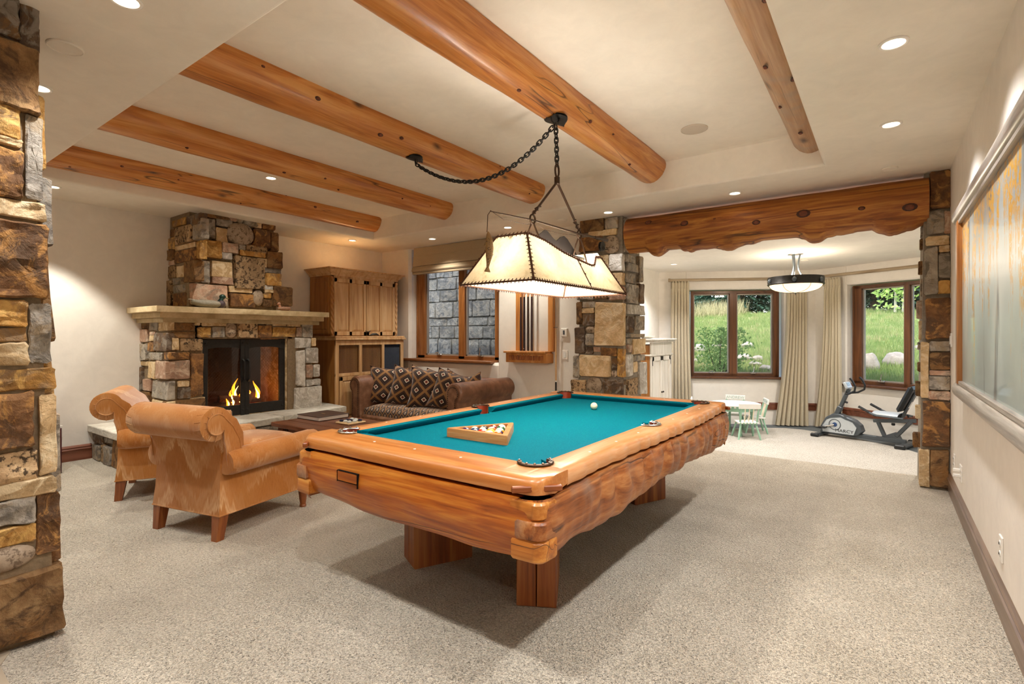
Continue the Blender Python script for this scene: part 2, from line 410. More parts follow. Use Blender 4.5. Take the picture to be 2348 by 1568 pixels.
def mk_ikat():
    t = NT('armchair_ikat_fabric', .9, 0, .15); v = t.tc.outputs['Object']; X = t.xyz(v)
    u = t.math('ADD', X[0], t.math('MULTIPLY', X[1], 1.0))
    zig = t.math('PINGPONG', t.math('ADD', t.math('MULTIPLY', u, 4.4), t.math('MULTIPLY', t.noise(t.obj((5, 5, 1)), 1, 2), .5)), 1.0)
    sp = t.noise(t.obj((42, 42, 1.2)), 1, 3, .7)
    ph = t.math('ADD', t.math('ADD', t.math('MULTIPLY', X[2], 2.6), t.math('MULTIPLY', X[1], 1.5)), t.math('ADD', t.math('MULTIPLY', zig, .62), t.math('MULTIPLY', sp, .75)))
    f = t.math('FRACT', ph); band = t.ramp(f, [(.0, .25), (.12, 0), (.42, .0), (.50, .85), (.58, .3), (.66, .7), (.80, .05), (1, .25)])
    fine = t.noise(t.obj((160, 160, 30)), 1, 2); patch = t.ramp(t.noise(v, 3.4, 2), [(.40, .15), (.62, 1)])
    base = t.mix(fine, '#96561f', '#b97a3c'); base = t.mix(t.math('MULTIPLY', t.ramp(t.noise(v, 2.5, 3), [(.35, 0), (.7, 1)]), .4), base, '#c8925a')
    t.col(t.mix(t.math('MULTIPLY', t.math('MULTIPLY', band, patch), .75), base, '#e6c194')); t.set('Sheen Weight', .45); t.set('Sheen Roughness', .4)
    t.nrm(t.bump(fine, .12, .002)); return t.m
M['ikat'] = mk_ikat()
def mk_diamond(name, n=3.2, sh=0.0):
    t = NT(name, .85, 0, .2); uv = t.tc.outputs['UV']; X = t.xyz(uv)
    a = t.math('MULTIPLY', t.math('ADD', X[0], X[1]), n); b = t.math('MULTIPLY', t.math('SUBTRACT', X[0], X[1]), n)
    def d(q): return t.math('ABSOLUTE', t.math('SUBTRACT', t.math('FRACT', t.math('ADD', q, 20.0)), .5))
    da, db = d(a), d(b); m = t.math('MAXIMUM', da, db)
    line = t.ramp(m, [(.40, 0), (.42, 1)]); ring = t.ramp(m, [(.09, 0), (.10, 1), (.15, 1), (.16, 0)], 'LINEAR'); dot = t.ramp(m, [(.085, 1), (.095, 0)])
    inner = t.ramp(m, [(.26, 0), (.28, 1)])
    c = t.mix(inner, '#20120c', '#3c261b'); c = t.mix(line, c, '#8a6238'); c = t.mix(ring, c, '#d3bfa6'); c = t.mix(dot, c, '#6b2f22')
    fz = t.noise(uv, 160, 2); c = t.mix(t.math('MULTIPLY', fz, .25), c, '#1c100a')
    if sh: c = t.mix(sh, c, '#9fa3a8')
    t.col(c); t.set('Sheen Weight', .3); t.nrm(t.bump(fz, .15, .002)); return t.m
M['diam'] = mk_diamond('diamond_weave_fabric', 2.3); M['diams'] = mk_diamond('diamond_weave_seat', 5)
def mk_linen(name, c1, c2, sc_=1):
    t = NT(name, .9, 0, .15); v = t.obj((90 * sc_, 90 * sc_, 90 * sc_)); f = t.noise(v, 1, 3); t.col(t.mix(f, c1, c2)); t.nrm(t.bump(f, .15, .002)); t.set('Sheen Weight', .2); return t.m
M['linen'] = mk_linen('curtain_linen', '#b3a78e', '#cfc5ae'); M['shade'] = mk_linen('roman_shade_linen', '#9c8a70', '#b8a68a')
def mk_hide():
    t = NT('rawhide_lamp_panel', .6, 0, .3); v = t.obj(); a = t.noise(v, 3.2, 5, .6, 1.0); b = t.noise(v, 14, 5, .7, 2)
    c = t.ramp(t.math('ADD', t.math('MULTIPLY', a, .7), t.math('MULTIPLY', b, .3)), [(.30, '#a8906a'), (.44, '#ead6ae'), (.62, '#f6e9cc')])
    t.col(c); tr = t.n('BsdfTranslucent'); t.L(t.mix(.72, c, '#1a140c'), tr.inputs[0]); mx = t.n('MixShader'); mx.inputs[0].default_value = .4
    t.L(t.b.outputs[0], mx.inputs[1]); t.L(tr.outputs[0], mx.inputs[2]); t.L(mx.outputs[0], t.t.nodes['Material Output'].inputs[0])
    t.nrm(t.bump(b, .15, .004)); return t.m
M['hide'] = mk_hide()
M['lace'] = plain('leather_lacing', '#5a3520', .7, var=.2)
M['mtn'] = plain('dark_sheet_metal', '#2b2522', .6, .2, .3, .12, 8)
M['bulb'] = emit('warm_bulb', '#ffd9a0', 25); M['dlens'] = emit('downlight_lens', '#ffe9cc', 6)
M['flame'] = emit('flame', '#ff8a1c', 3.2); M['flame2'] = emit('flame_core', '#ffd268', 9); M['ember'] = emit('ember', '#ff4a0c', 2.2)
M['alab'] = emit('alabaster_bowl', '#ffd9ac', 1.0)
M['glass'] = glassy('window_glass'); M['fglass'] = glassy('fire_screen_glass', (.8, .78, .76, 1))
# ------------------------------------------------------------------ room shell
XL, XR, YF, ZC, ZT = -7.15, .467, 6.04, 2.81, 3.12
TX0, TX1, TY0, TY1 = -6.30, -.424, 1.264, 5.146            # ceiling tray
ZA, ZAC = -.27, 2.55                                        # sunken alcove floor, alcove ceiling
PA, PB, PD = (-3.456, 9.564), (-1.016, 10.836), (1.356, 9.468)
def frame2(a, b, off=0.0):
    d = Vector((b[0] - a[0], b[1] - a[1], 0)).normalized(); n = Vector((-d.y, d.x, 0))
    m = Matrix((d, n, Vector((0, 0, 1)))).transposed().to_4x4(); m.translation = Vector((a[0], a[1], 0)) + n * off; return m
def wall_seg(name, a, b, z0, z1, mat, th=.3, holes=(), r=.012):
    Lh = math.hypot(b[0] - a[0], b[1] - a[1]) + .08; mb = MB(); u = -.08
    for (h0, h1, y0, y1) in sorted(holes):
        mb.box(u, 0, z0, h0, th, z1, r); mb.box(h0 - r, 0, z0, h1 + r, th, y0, r); mb.box(h0 - r, 0, y1, h1 + r, th, z1, r); u = h1
    mb.box(u, 0, z0, Lh, th, z1, r); mb.xf(frame2(a, b)); return struct(name, mb, M[mat])
struct('floor', MB().box(XL - .3, -2.9, -.4, XR + .3, 6.38, 0), M['carpet'])
MBf = MB().box(-3.8, 6.38, -.42, 1.75, 11.2, ZA - .008); struct('floor_alcove_slate', MBf, M['slate'])
arc = [at(px, py, z=ZA) for px, py in ((1600, 990), (1660, 985), (1700, 982), (1740, 981), (1800, 982), (1840, 985.5), (1890, 993), (1960, 1005), (2020, 1018), (2085, 1033))]
poly = [(-3.44, 6.385), (1.34, 6.385), (1.34, 7.6)] + [(p.x, p.y) for p in arc[::-1]] + [(-3.44, arc[0].y - .7)]
struct('floor_alcove_carpet', MB().prism(poly, ZA - .02, ZA + .006, 'z'), M['carpet2'])
t0, t1 = at(0, 1527, z=0), at(30, 1568, z=0)
struct('floor_entry_tile', MB().prism([(-3.7, .2), (-2.6, -.1), (t1.x + .02, t1.y - .01), (t0.x, t0.y), (-3.05, t0.y + .05)][::-1], 0, .004, 'z'), plain('entry_tile', '#b3a48e', .5))
# walls
wall_seg('wall_left', (XL, -2.9), (XL, YF), 0, ZC + .4, 'wall')
w1 = [at(px, 700, y=YF).x for px in (940, 1140)]
wall_seg('wall_back', (XL - .3, YF), (-3.0, YF), 0, ZC + .4, 'wall', .20, [(w1[0] - XL + .3, w1[1] - XL + .3, .955, 2.80)], .04)
wall_seg('wall_right', (XR, 6.0), (XR, -2.9), 0, ZC + .4, 'wall')
wall_seg('wall_front', (XR + .3, -2.6), (XL - .3, -2.6), 0, ZC + .4, 'wall')
struct('wall_header', MB().box(-3.2, 6.23, ZAC - .04, 1.2, 6.36, ZC + .4), M['alc'])
wall_seg('wall_alcove_left', (-3.456, 6.3), PA, ZA - .1, ZAC + .3, 'alc')
wall_seg('wall_alcove_right', PD, (1.356, 6.0), ZA - .1, ZAC + .3, 'alc')
struct('wall_arch_right', MB().box(.56, 6.04, ZA - .1, 1.4, 6.36, ZAC + .3), M['alc'])
struct('wall_arch_left', MB().box(-3.5, 6.05, ZA - .1, -3.05, 6.36, ZAC + .3), M['alc'])
# ceiling: soffit around a tray with soft plaster edges
mb = MB(); E_ = .028
def soff(x0, y0, x1, y1): mb.box(x0, y0, ZC, x1, y1, ZC + .05)
soff(XL - .3, -2.9, XR + .3, TY0 - E_); soff(XL - .3, TY1 + E_, XR + .3, 6.1); soff(XL - .3, TY0 - E_, TX0 - E_, TY1 + E_); soff(TX1 + E_, TY0 - E_, XR + .3, TY1 + E_)
prof = [(E_ * (1 - math.sin(a)), ZC + E_ * (1 - math.cos(a))) for a in [pi / 2 * k / 5 for k in range(6)]] + [(0, ZT - .04), (-.012, ZT - .012), (-.04, ZT)]
rect = [(TX0, TY0, -1, -1), (TX1, TY0, 1, -1), (TX1, TY1, 1, 1), (TX0, TY1, -1, 1)]
vs = [(x + sx * o, y + sy * o, z) for (x, y, sx, sy) in rect for (o, z) in prof]; n = len(prof)
fs = [(i * n + k, i * n + k + 1, ((i + 1) % 4) * n + k + 1, ((i + 1) % 4) * n + k) for i in range(4) for k in range(n - 1)]
mb.add(vs, fs); mb.box(TX0 - .1, TY0 - .1, ZT, TX1 + .1, TY1 + .1, ZT + .06)
struct('ceiling', mb, M['ceil'])
struct('ceiling_alcove', MB().box(-3.8, 6.2, ZAC, 1.7, 11.3, ZAC + .1), M['alc'])
# baseboards
def board(name, a, b, z0, h, mat='base'):
    L = math.hypot(b[0] - a[0], b[1] - a[1]); p = [(0, 0), (-.018, 0), (-.018, h * .66), (-.024, h * .69), (-.024, h * .74), (-.014, h * .8), (-.018, h * .86), (-.008, h * .97), (0, h)]
    mb = MB().prism(p, 0, L, 'x'); mb.xf(frame2(a, b)); return struct(name, mb, M[mat])
board('baseboard_left', (XL, -2.5), (XL, 1.94), 0, .165); board('baseboard_right', (XR, 5.9), (XR, -2.5), 0, .165, 'base2')
board('baseboard_alcove_left', PA, PB, ZA, .13); board('baseboard_alcove_right', PB, PD, ZA, .13); board('baseboard_back', (-4.6, YF), (-3.2, YF), 0, .165)

# ------------------------------------------------------------------ windows
def window(name, a, b, off, stiles, py, zb, zt, sillpx, wood_='winw', rail_='winx', glaz='glass', handles=()):
    fr = frame2(a, b, off); inv = fr.inverted(); ln = (tuple(fr.translation)[:2], tuple((fr @ Vector((1, 0, 0))))[:2])
    us = [((inv @ at(p, py, line=ln)).x if not isinstance(p, tuple) else p[0]) for st_ in stiles for p in st_]
    us = [(us[2 * i], us[2 * i + 1]) for i in range(len(stiles))]
    mb = MB(); u0, u1 = us[0][0], us[-1][1]
    for i, (s0, s1) in enumerate(us):
        mb.box(s0, -.02, zb, s1, .09, zt, .006)
        if i in (0, len(us) - 1): mb.box(s0 if i == 0 else s1 - .025, -.035, zb, s0 + .025 if i == 0 else s1, -.015, zt, .006)
    root = obj(name, mb.xf(fr), M[wood_], None); root['kind'] = 'structure'
    mb = MB().box(u0, -.02, zt - .05, u1, .09, zt + .01, .006).box(u0, -.02, zb - .01, u1, .09, zb + .05, .006)
    obj('frame_rail', mb.xf(fr), M[rail_], root)
    for i in range(len(us) - 1):
        g0, g1 = us[i][1], us[i + 1][0]; t = .022
        mb = MB().box(g0, .02, zb + .05, g0 + t, .06, zt - .05).box(g1 - t, .02, zb + .05, g1, .06, zt - .05).box(g0, .02, zb + .05, g1, .06, zb + .05 + t).box(g0, .02, zt - .05 - t, g1, .06, zt - .05)
        s = obj('sash', mb.xf(fr), M['sash'], root)
        obj('pane', MB().box(g0 + t * .5, .036, zb + .05 + t * .5, g1 - t * .5, .044, zt - .05 - t * .5).xf(fr), M[glaz], s)
    for hu, up in handles:
        u = (inv @ at(hu, py, line=ln)).x
        mb = MB().box(u - .05, -.045, zb + .045, u + .05, -.015, zb + .075, .008).tube([(u, -.045, zb + .07), (u + .01, -.06, zb + .10), (u + (.02 if up else -.06), -.055, zb + (.18 if up else .09))], .008, 6)
        obj('crank_handle', mb.xf(fr), M['steel'], root)
    s0, s1 = [(inv @ at(p, py, line=ln)).x if not isinstance(p, tuple) else p[0] for p in sillpx]
    obj('sill', MB().box(s0, -off - .055, zb - .045, s1, .02, zb - .005, .008).xf(fr), M[rail_], root)
    return root
M['sash'] = plain('sash_aluminium', '#a59c92', .5, .2)
wz = lambda px, py, ln: at(px, py, line=ln).z
window('window_1', (XL, YF), (-3, YF), .17, [(958, 976), (1053, 1067), (1136, 1150)], 700, .985, 2.76, (926, 1146), handles=((1010, 0), (1104, 1)))
window('window_2', PA, PB, .13, [(1583, 1590), (1672, 1689), (1772, 1785)], 760, .60, 2.19, (1578, 1799), 'winw2', 'winx2', handles=((1632, 0), (1725, 1)))
window('window_3', PB, PD, .13, [(1957, 1977), (2074, 2088), ((2.27,), (2.42,))], 760, .545, 2.20, (1945, (2.5,)), 'winw2', 'winx2', handles=((2023, 1),))
def hole(a, b, p0, p1, z0, z1):
    inv = frame2(a, b).inverted(); f = lambda p: (inv @ at(p, 760, line=(a, b))).x if not isinstance(p, tuple) else p[0]
    return (f(p0), f(p1), z0, z1)
wall_seg('wall_alcove_back_left', PA, PB, ZA - .1, ZAC + .3, 'alc', .3, [hole(PA, PB, 1574, 1799, .575, 2.215)], .02)
wall_seg('wall_alcove_back_right', PB, PD, ZA - .1, ZAC + .3, 'alc', .3, [hole(PB, PD, 1941, (2.46,), .52, 2.225)], .02)

# ------------------------------------------------------------------ log beams
def log(name, r, L, mat, label, loc, axis='y', seed=0, lump=.05, n=28, m=60, taper=0, low=0):
    def fn(u, v):
        g = 2 * pi * u; y = (v - .5) * L
        rr = r * (1 + taper * (v - .5)) * (1 + lump * noise.noise(Vector((math.cos(g) * 1.2 + seed * 7.1, math.sin(g) * 1.2, y * 1.1))) + lump * .35 * noise.noise(Vector((math.cos(g) * 3 + seed, math.sin(g) * 3, y * 3.1))))
        a, b = rr * math.cos(g), rr * math.sin(g)
        if low and b < 0: b -= low * max(0, -math.sin(g)) ** 2 * max(0, noise.noise(Vector((y * 4.6, seed, 1.5))) * 1.6 + .35 * abs(noise.noise(Vector((y * 11, seed, 4))))) ; 
        return (a, y, b) if axis == 'y' else (y, -a, b)
    mb = MB().grid(fn, n, m, None, True)
    for e in (0, m): mb.f.append([e * n + k for k in range(n)]); mb.uv.append([(0, 0)] * n)
    t = obj(name, mb, mat, None, 50); t.location = loc; tag(t, label, 'beam')
    return t
M['knot'] = plain('wood_knot', '#7a3a1a', .5, var=.3, scale=60); M['knotr'] = plain('wood_knot_rim', '#4a240e', .6, var=.3, scale=60)
def knot(t, ax, a, ang, r, rad):
    """a on the axis, ang around it (0 = +side, -90 = underside)"""
    c, s = math.cos(R(ang)), math.sin(R(ang)); p = Vector((rad * c, a, rad * s)) if ax == 'y' else Vector((a, -rad * c, rad * s)); nrm_ = Vector((c, 0, s)) if ax == 'y' else Vector((0, -c, s)); al = Vector((0, 1, 0)) if ax == 'y' else Vector((1, 0, 0)); bt = nrm_.cross(al)
    m_ = Matrix((al, bt, nrm_)).transposed().to_4x4(); m_.translation = p
    k = obj('knot', MB().ell((0, 0, 0), (r * 1.35, r * .85, .006), 12, 6).xf(m_), M['knotr'], t); obj('knot_heart', MB().ell((0, 0, .002), (r * .85, r * .66, .010), 12, 6).xf(m_), M['knot'], k)
BX = (-6.27, -4.83, -3.39, -1.95, -.51)
M['log2'] = wood('pine_log_grey', '#8a6142', '#b78c64', '#cfaa82', 'y', 1, .4, .07, 1.0, .2, 1, .15, '#a08c78')
BL = ('orange pine log ceiling beam nearest the stone fireplace', 'orange log ceiling beam second from the fireplace wall, without any plate on it', 'orange log ceiling beam with the small end plate of the swag chain',
      'thickest orange log ceiling beam, carrying the hook plate above the pool table', 'grey-brown knotty log half buried in the right edge of the ceiling tray')
for i, x in enumerate(BX):
    lg = log('log_beam', (.165, .165, .167, .165, .15)[i], 4.1, M['log2' if i == 4 else 'log'], BL[i], (x, 3.2, 3.09), 'y', i + 2, .06)
    for k in range(7): knot(lg, 'y', -1.85 + 3.6 * (k + rnd.uniform(.0, 1)) / 7, (rnd.uniform(-80, 30) if i < 4 else rnd.uniform(-130, -60)), rnd.uniform(.007, .019) * (1.5 if i == 4 else 1), .165)
hl = log('header_log', .212, 2.85, M['header'], 'massive dark orange log spanning the alcove opening between the two stone pillars', (-1.105, 6.0, 2.572), 'x', 11, .05, 40, 150, 0, .07)

for px, py, r in ((1487, 510, .036), (1571, 512, .042), (1735, 511, .03), (1843, 491, .046), (2086, 476, .042), (1853, 543, .04), (1675, 562, .03), (1516, 568, .016), (1976, 479, .022), (1640, 503, .014)):
    p = at(px, py, y=5.82); dz = max(-.2, min(.2, p.z - 2.572)); knot(hl, 'x', p.x + 1.105, math.degrees(math.asin(dz / .212)), r, .212)

# ------------------------------------------------------------------ recessed lights, added spots and ceiling discs
def spot(x, y, z, e, ang=118, blend=.75, col=WARM, parent=None):
    l = bpy.data.lights.new('downlight_or_added_spot', 'SPOT'); l.energy = e; l.spot_size = R(ang); l.spot_blend = blend; l.color = col; l.shadow_soft_size = .05
    o = bpy.data.objects.new('downlight_or_added_spot', l); COL.objects.link(o); o.location = (x, y, z - .02)
def disc(name, label, cat, x, y, z, r, lit, group=None):
    t = thing(name, label, cat, (x, y, z), 0, group)
    if lit:
        obj('trim_ring', MB().lathe([(r, 0), (r, -.006), (r * .92, -.010), (r * .78, -.008), (r * .72, .0), (r * .72, -.001)], 24), M['white'], t)
        obj('lens', MB().lathe([(r * .73, -.002), (0.0001, -.003)], 20), M['dlens'], t)
    else: obj('cover_disc', MB().lathe([(r, 0), (r, -.006), (r * .94, -.010), (r * .93, -.007), (.0001, -.008)], 28), M['ceil'] if lit is False else M['grille'], t)
    return t
M['grille'] = plain('speaker_grille', '#cbbfae', .8, 0, .3, .05, 300)
for x, y, z, lb in ((-2.66, .84, ZC, 'recessed downlight in the near soffit, cut by the top edge of the photo'), (-4.01, .84, ZC, 'recessed downlight in the near soffit just beside the big stone pillar'),
    (-6.57, 1.48, ZC, 'recessed downlight in the soffit above the empty plaster wall left of the fireplace'), (-6.58, 4.98, ZC, 'recessed downlight in the soffit in front of the pine armoire'),
    (-5.5, 5.6, ZC, 'recessed downlight in the back soffit left of the roman shade'), (-4.1, 5.6, ZC, 'recessed downlight in the back soffit just above the fishing rod of the lamp'),
    (-2.637, 5.6, ZC, 'recessed downlight in the back soffit in front of the left stone pillar'), (-1.235, 5.6, ZC, 'recessed downlight in the back soffit above the middle of the header log'),
    (.037, 3.185, ZC, 'largest recessed downlight in the right soffit, nearest the camera'), (.037, 4.40, ZC, 'smaller recessed downlight in the right soffit, second from the camera'),
    (-5.56, 3.12, ZT, 'recessed downlight in the ceiling tray between two log beams')):
    disc('recessed_downlight', lb, 'ceiling light', x, y, z, .064, True); hot = y > 5.5 and x > -3; spot(x, y, z, DOWN * (1.75 if x < -6.5 else .3 if hot else 1), 84 if x < -6.5 else 70 if hot else 118, .35 if x < -6.5 else .75, (1, .95, .83) if x < -3.9 else WARM)
for x, y in ((.037, 1.97), (.037, .75), (-1.3, .84), (-5.3, .84), (-1.3, -1.2), (-3.2, -1.2), (-5.4, -1.2)): spot(x, y, ZC, DOWN)
for x, y in ((-.75, 7.2), (-2.6, 7.2), (-1.7, 8.0), (.5, 7.6), (-.4, 9.4)): spot(x, y, ZAC, DOWN_ALC, 130, 1, (1, .95, .88))  # added unseen spots that brighten the alcove, no fixtures behind them
disc('ceiling_disc', 'plain plaster-coloured round cover disc in the near soffit above the big stone pillar', 'cover', -3.34, .80, ZC, .075, False)
disc('ceiling_disc', 'small round cover disc flush in the soffit near the right stone pillar', 'cover', .037, 5.56, ZC, .06, False)
disc('ceiling_disc', 'small round cover disc flush in the soffit behind the lamp hanger', 'cover', -3.28, 5.64, ZC, .06, False)
disc('ceiling_speaker', 'round grey ceiling speaker in the tray right of the thick log beam', 'speaker', -1.316, 4.49, ZT, .11, None)
for px, py, lb in ((1545, 605, 'recessed light in the alcove ceiling above the white cabinet'),):
    p = at(px, py, z=ZAC); disc('recessed_downlight', lb, 'ceiling light', p.x, p.y, ZAC, .06, True); spot(p.x, p.y, ZAC, DOWN_ALC)
p = at(1845, 596, z=ZAC); disc('smoke_detector', 'small flat round detector on the alcove ceiling beside the bowl pendant', 'detector', p.x, p.y, ZAC, .05, False)

# ------------------------------------------------------------------ wall plates
def plate(name, label, cat, M4, w, h, kind):
    t = thing(name, label, cat); t.matrix_world = M4
    obj('cover_plate', MB().box(-w / 2, -.008, -h / 2, w / 2, 0, h / 2, .003), M['white'], t)
    if kind == 'switch': obj('rocker', MB().box(-w * .2, -.013, -h * .3, w * .2, -.006, h * .3, .002), M['whitep'], t)
    elif kind == 'outlet':
        for s in (-1, 1):
            obj('socket', MB().lathe([(.016, 0), (.016, .003), (.0001, .003)], 12, (0, -.008, s * h * .2), Matrix.Rotation(pi / 2, 4, 'X')), M['whitep'], t)
            obj('slot', MB().box(-.008, -.0125, s * h * .2 - .006, -.005, -.010, s * h * .2 + .006).box(.005, -.0125, s * h * .2 - .006, .008, -.010, s * h * .2 + .006), M['black'], t)
    elif kind == 'thermo':
        obj('body', MB().box(-w / 2 + .004, -.026, -h / 2 + .004, w / 2 - .004, -.006, h / 2 - .004, .004), M['white'], t); obj('screen', MB().box(-.012, -.029, -.028, .012, -.024, .028), M['gun'], t)
    return t
def wallM(x, y, z, rz): return Matrix.Translation((x, y, z)) @ Matrix.Rotation(rz, 4, 'Z')
plate('thermostat', 'white square thermostat with a grey display on the wall right of the cue rack', 'thermostat', wallM(-3.475, YF, 1.40, 0), .10, .115, 'thermo')
plate('light_switch', 'white rocker light switch on the wall below the thermostat', 'switch', wallM(-3.468, YF, 1.10, 0), .085, .125, 'switch')
plate('light_switch', 'white switch plate on the right wall beside the edge of the painting frame', 'switch', wallM(XR, 5.80, 1.32, -pi / 2), .075, .12, 'switch')
plate('wall_outlet', 'white outlet low on the right wall, closest to the stone pillar', 'outlet', wallM(XR, 5.53, .334, -pi / 2), .075, .12, 'outlet')
o = plate('wall_outlet', 'double white outlet with plugs low on the right wall, second from the stone pillar', 'outlet', wallM(XR, 5.09, .333, -pi / 2), .12, .12, 'outlet')
for s in (-.02, .02): obj('plug', MB().box(-.015, -.05, s - .012, .012, -.008, s + .012, .004), M['white'], o)
plate('wall_outlet', 'white outlet plate low on the right wall nearest the camera', 'outlet', wallM(XR, 3.452, .318, -pi / 2), .075, .125, 'outlet')
p = at(132, 990, x=XL); plate('wall_outlet', 'white outlet on the left wall above the red studded chest', 'outlet', wallM(XL, p.y, p.z, pi / 2), .08, .13, 'outlet')

# ------------------------------------------------------------------ framed painting on the right wall
t = thing('framed_painting', 'large abstract painting with gold drips in a wide grey wood frame on the right wall', 'painting', (XR, 3.4, 1.59))
y0, y1 = -1.35, 1.46; zt, zb = .62, -.62
def roll(y0, y1, z, r): return MB().grid(lambda u, v: (-.028 - r * .75 * math.cos(2 * pi * u) , y0 + (y1 - y0) * v, z + r * math.sin(2 * pi * u)), 16, 6, None, True)
for z in (zt, zb):
    mb = roll(y0 - .08, y1 + .09, z, .055); k = len(mb.v) // 7
    mb.f += [[i for i in range(16)], [6 * 16 + i for i in range(16)]]; mb.uv += [[(0, 0)] * 16] * 2
    obj('frame_roll', mb, M['greyw'], t, 60)
    s = -1 if z > 0 else 1
    obj('inner_lip', MB().box(-.052, y0, z + s * .048, -.012, y1, z + s * .075, .004), M['greyw'], t)
obj('side_stile', MB().box(-.05, y1 - .06, zb, -.004, y1 + .06, zt, .012), M['greyw'], t); obj('side_stile', MB().box(-.05, y0 - .06, zb, -.004, y0 + .06, zt, .012), M['greyw'], t)
obj('inner_moulding', MB().box(-.058, y1 - .14, zb + .05, -.01, y1 - .055, zt - .05, .006), M['winw'], t)
tt = NT('painting_canvas', .35, 0, .5); v = tt.obj(); X = tt.xyz(v)
sky_ = tt.ramp(tt.math('ADD', tt.math('MULTIPLY', X[2], .8), tt.math('MULTIPLY_ADD', tt.noise(v, 2.2, 4), .5, .22)), [(.1, '#9fb0ae'), (.35, '#bccdc8'), (.55, '#d0d8d2'), (.8, '#a3aeae'), (1, '#7c868a')])
drip = tt.noise(tt.obj((9, 9, .9)), 1, 5, .65, .4); dm = tt.ramp(tt.math('ADD', drip, tt.math('MULTIPLY', X[2], .22)), [(.52, 0), (.58, 1)]); spk = tt.ramp(tt.noise(v, 26, 5, .7), [(.42, 0), (.5, 1)])
dark = tt.ramp(tt.noise(tt.obj((5, 5, .8)), 1, 4), [(.56, 0), (.66, .8)]); c = tt.mix(dark, sky_, '#3f4248'); c = tt.mix(tt.math('MULTIPLY', dm, spk), c, '#d9a648'); tt.col(c); tt.set('Coat Weight', .4)
obj('canvas', MB().box(-.03, y0, zb + .04, -.012, y1 - .1, zt - .04), tt.m, t)
# ------------------------------------------------------------------ stonework: every stone its own piece
CH = dict(t='tan', b='brown', g='grey', o='gold', p='pink', d='dark', l='light', r='rust', s='speck', c='cob', w='white', x='out')
def stone_piece(parent, u0, z0, u1, z1, place, kind, dep=.05, jit=1.0, fine=False, name='stone'):
    """one stone with a rough bulging face; place(u, z, out) -> point"""
    if u0 > u1: u0, u1 = u1, u0
    if z0 > z1: z0, z1 = z1, z0
    g = -.006; u0 += g; u1 -= g; z0 += g; z1 -= g
    if u1 - u0 < .012: u1 = u0 + .012
    if z1 - z0 < .012: z1 = z0 + .012
    w, h = u1 - u0, z1 - z0; cu, cz = (u0 + u1) / 2, (z0 + z1) / 2; sd = rnd.random() * 50
    round_ = kind == 'c'; m = min(w, h); pts = []
    if round_:
        N = 20
        for k in range(N):
            a = 2 * pi * (k + .5) / N; c, s = math.cos(a), math.sin(a); q = 1 / (abs(c) ** 2.3 + abs(s) ** 2.3) ** (1 / 2.3); j = .98 + .05 * noise.noise(Vector((c + sd, s, sd))); pts.append((c * q * w / 2 * j, s * q * h / 2 * j))
    else:                                   # roughly squared block with knocked corners and ragged edges
        cr = [(sx * w / 2 - sx * rnd.random() * .05 * w * jit, sz * h / 2 - sz * rnd.random() * .07 * h * jit) for sx, sz in ((-1, -1), (1, -1), (1, 1), (-1, 1))]; ck = min(.012, m * .16)
        ne = 6 if fine else 2
        for k in range(4):
            a, b = Vector(cr[k]), Vector(cr[(k + 1) % 4]); d = (b - a); L = d.length; d /= L; nn = Vector((-d.y, d.x)); c2 = ck * rnd.uniform(.5, 1.6)
            for q in range(ne + 1):
                t_ = c2 + (L - 2 * c2) * q / ne; pt = a + d * t_ + nn * (abs(noise.noise(Vector((t_ * 14 + sd, k * 3.1, sd)))) * min(.016, m * .12) if 0 < q < ne else 0); pts.append((pt.x, pt.y))
        N = len(pts)
    t = min(dep, .016 + m * .10) * (.6 + .6 * rnd.random()); bev = min(.3, (.012 if fine else .008) / m)
    levels = [(1.0, -.05), (1.0, t * .72), (1 - bev, t)] + ([(.78, t), (.55, t), (.3, t)] if fine else [(.5, t)])
    vs = []; tx, tz = rnd.uniform(-.03, .03), rnd.uniform(-.04, .04)
    for li, (k_, o) in enumerate(levels):
        for (a, b) in pts:
            a2, b2 = a * k_, b * k_
            if round_: o2 = o if li == 0 else t * (1.25 * math.sqrt(max(0, 1 - k_ * k_ * .92)))
            elif li == 0: o2 = o
            else: o2 = o + tx * a2 + tz * b2 + (.020 * noise.noise(Vector((a2 * 7 + sd, b2 * 16, sd * 2))) + .010 * noise.noise(Vector((a2 * 18 + sd, b2 * 40, sd))) if fine else .009 * noise.noise(Vector((a2 * 11 + sd, b2 * 11, sd * 2))))
            vs.append(place(cu + a2, cz + b2, o2))
    vs.append(place(cu, cz, t * 1.25 if round_ else t + (.02 if fine else .009) * noise.noise(Vector((sd, 0, sd * 2)))))
    fs = [(i * N + k, i * N + (k + 1) % N, (i + 1) * N + (k + 1) % N, (i + 1) * N + k) for i in range(len(levels) - 1) for k in range(N)]
    L = (len(levels) - 1) * N; fs += [(L + k, L + (k + 1) % N, len(vs) - 1) for k in range(N)]
    return obj(name, MB().add(vs, fs), M['s_' + CH[kind]], parent, 60 if round_ else 28)
def stones(parent, spec, base, dep=.05, face='x', sgn=1, o=(0, 0, 0), fine=False, xmin=-1e9):
    """spec: 'x0,y0,x1,y1,kind ...' measured on the wall plane face=base"""
    for s in spec.split():
        x0, y0, x1, y1, k = s.split(','); x0, y0, x1, y1 = float(x0), float(y0), float(x1), float(y1); mx = (max(x0, xmin) + x1) / 2
        kw = {face: base}; a, b = at(x0, mx * 0 + 769, **kw), at(x1, 769, **kw); za, zb_ = at(mx, y0, **kw).z, at(mx, y1, **kw).z
        if face == 'x': stone_piece(parent, a.y, zb_, b.y, za, lambda u, z, q: (base + sgn * q - o[0], u - o[1], z - o[2]), k, dep, 1, fine)
        else: stone_piece(parent, a.x, zb_, b.x, za, lambda u, z, q: (u - o[0], base + sgn * q - o[1], z - o[2]), k, dep, 1, fine)

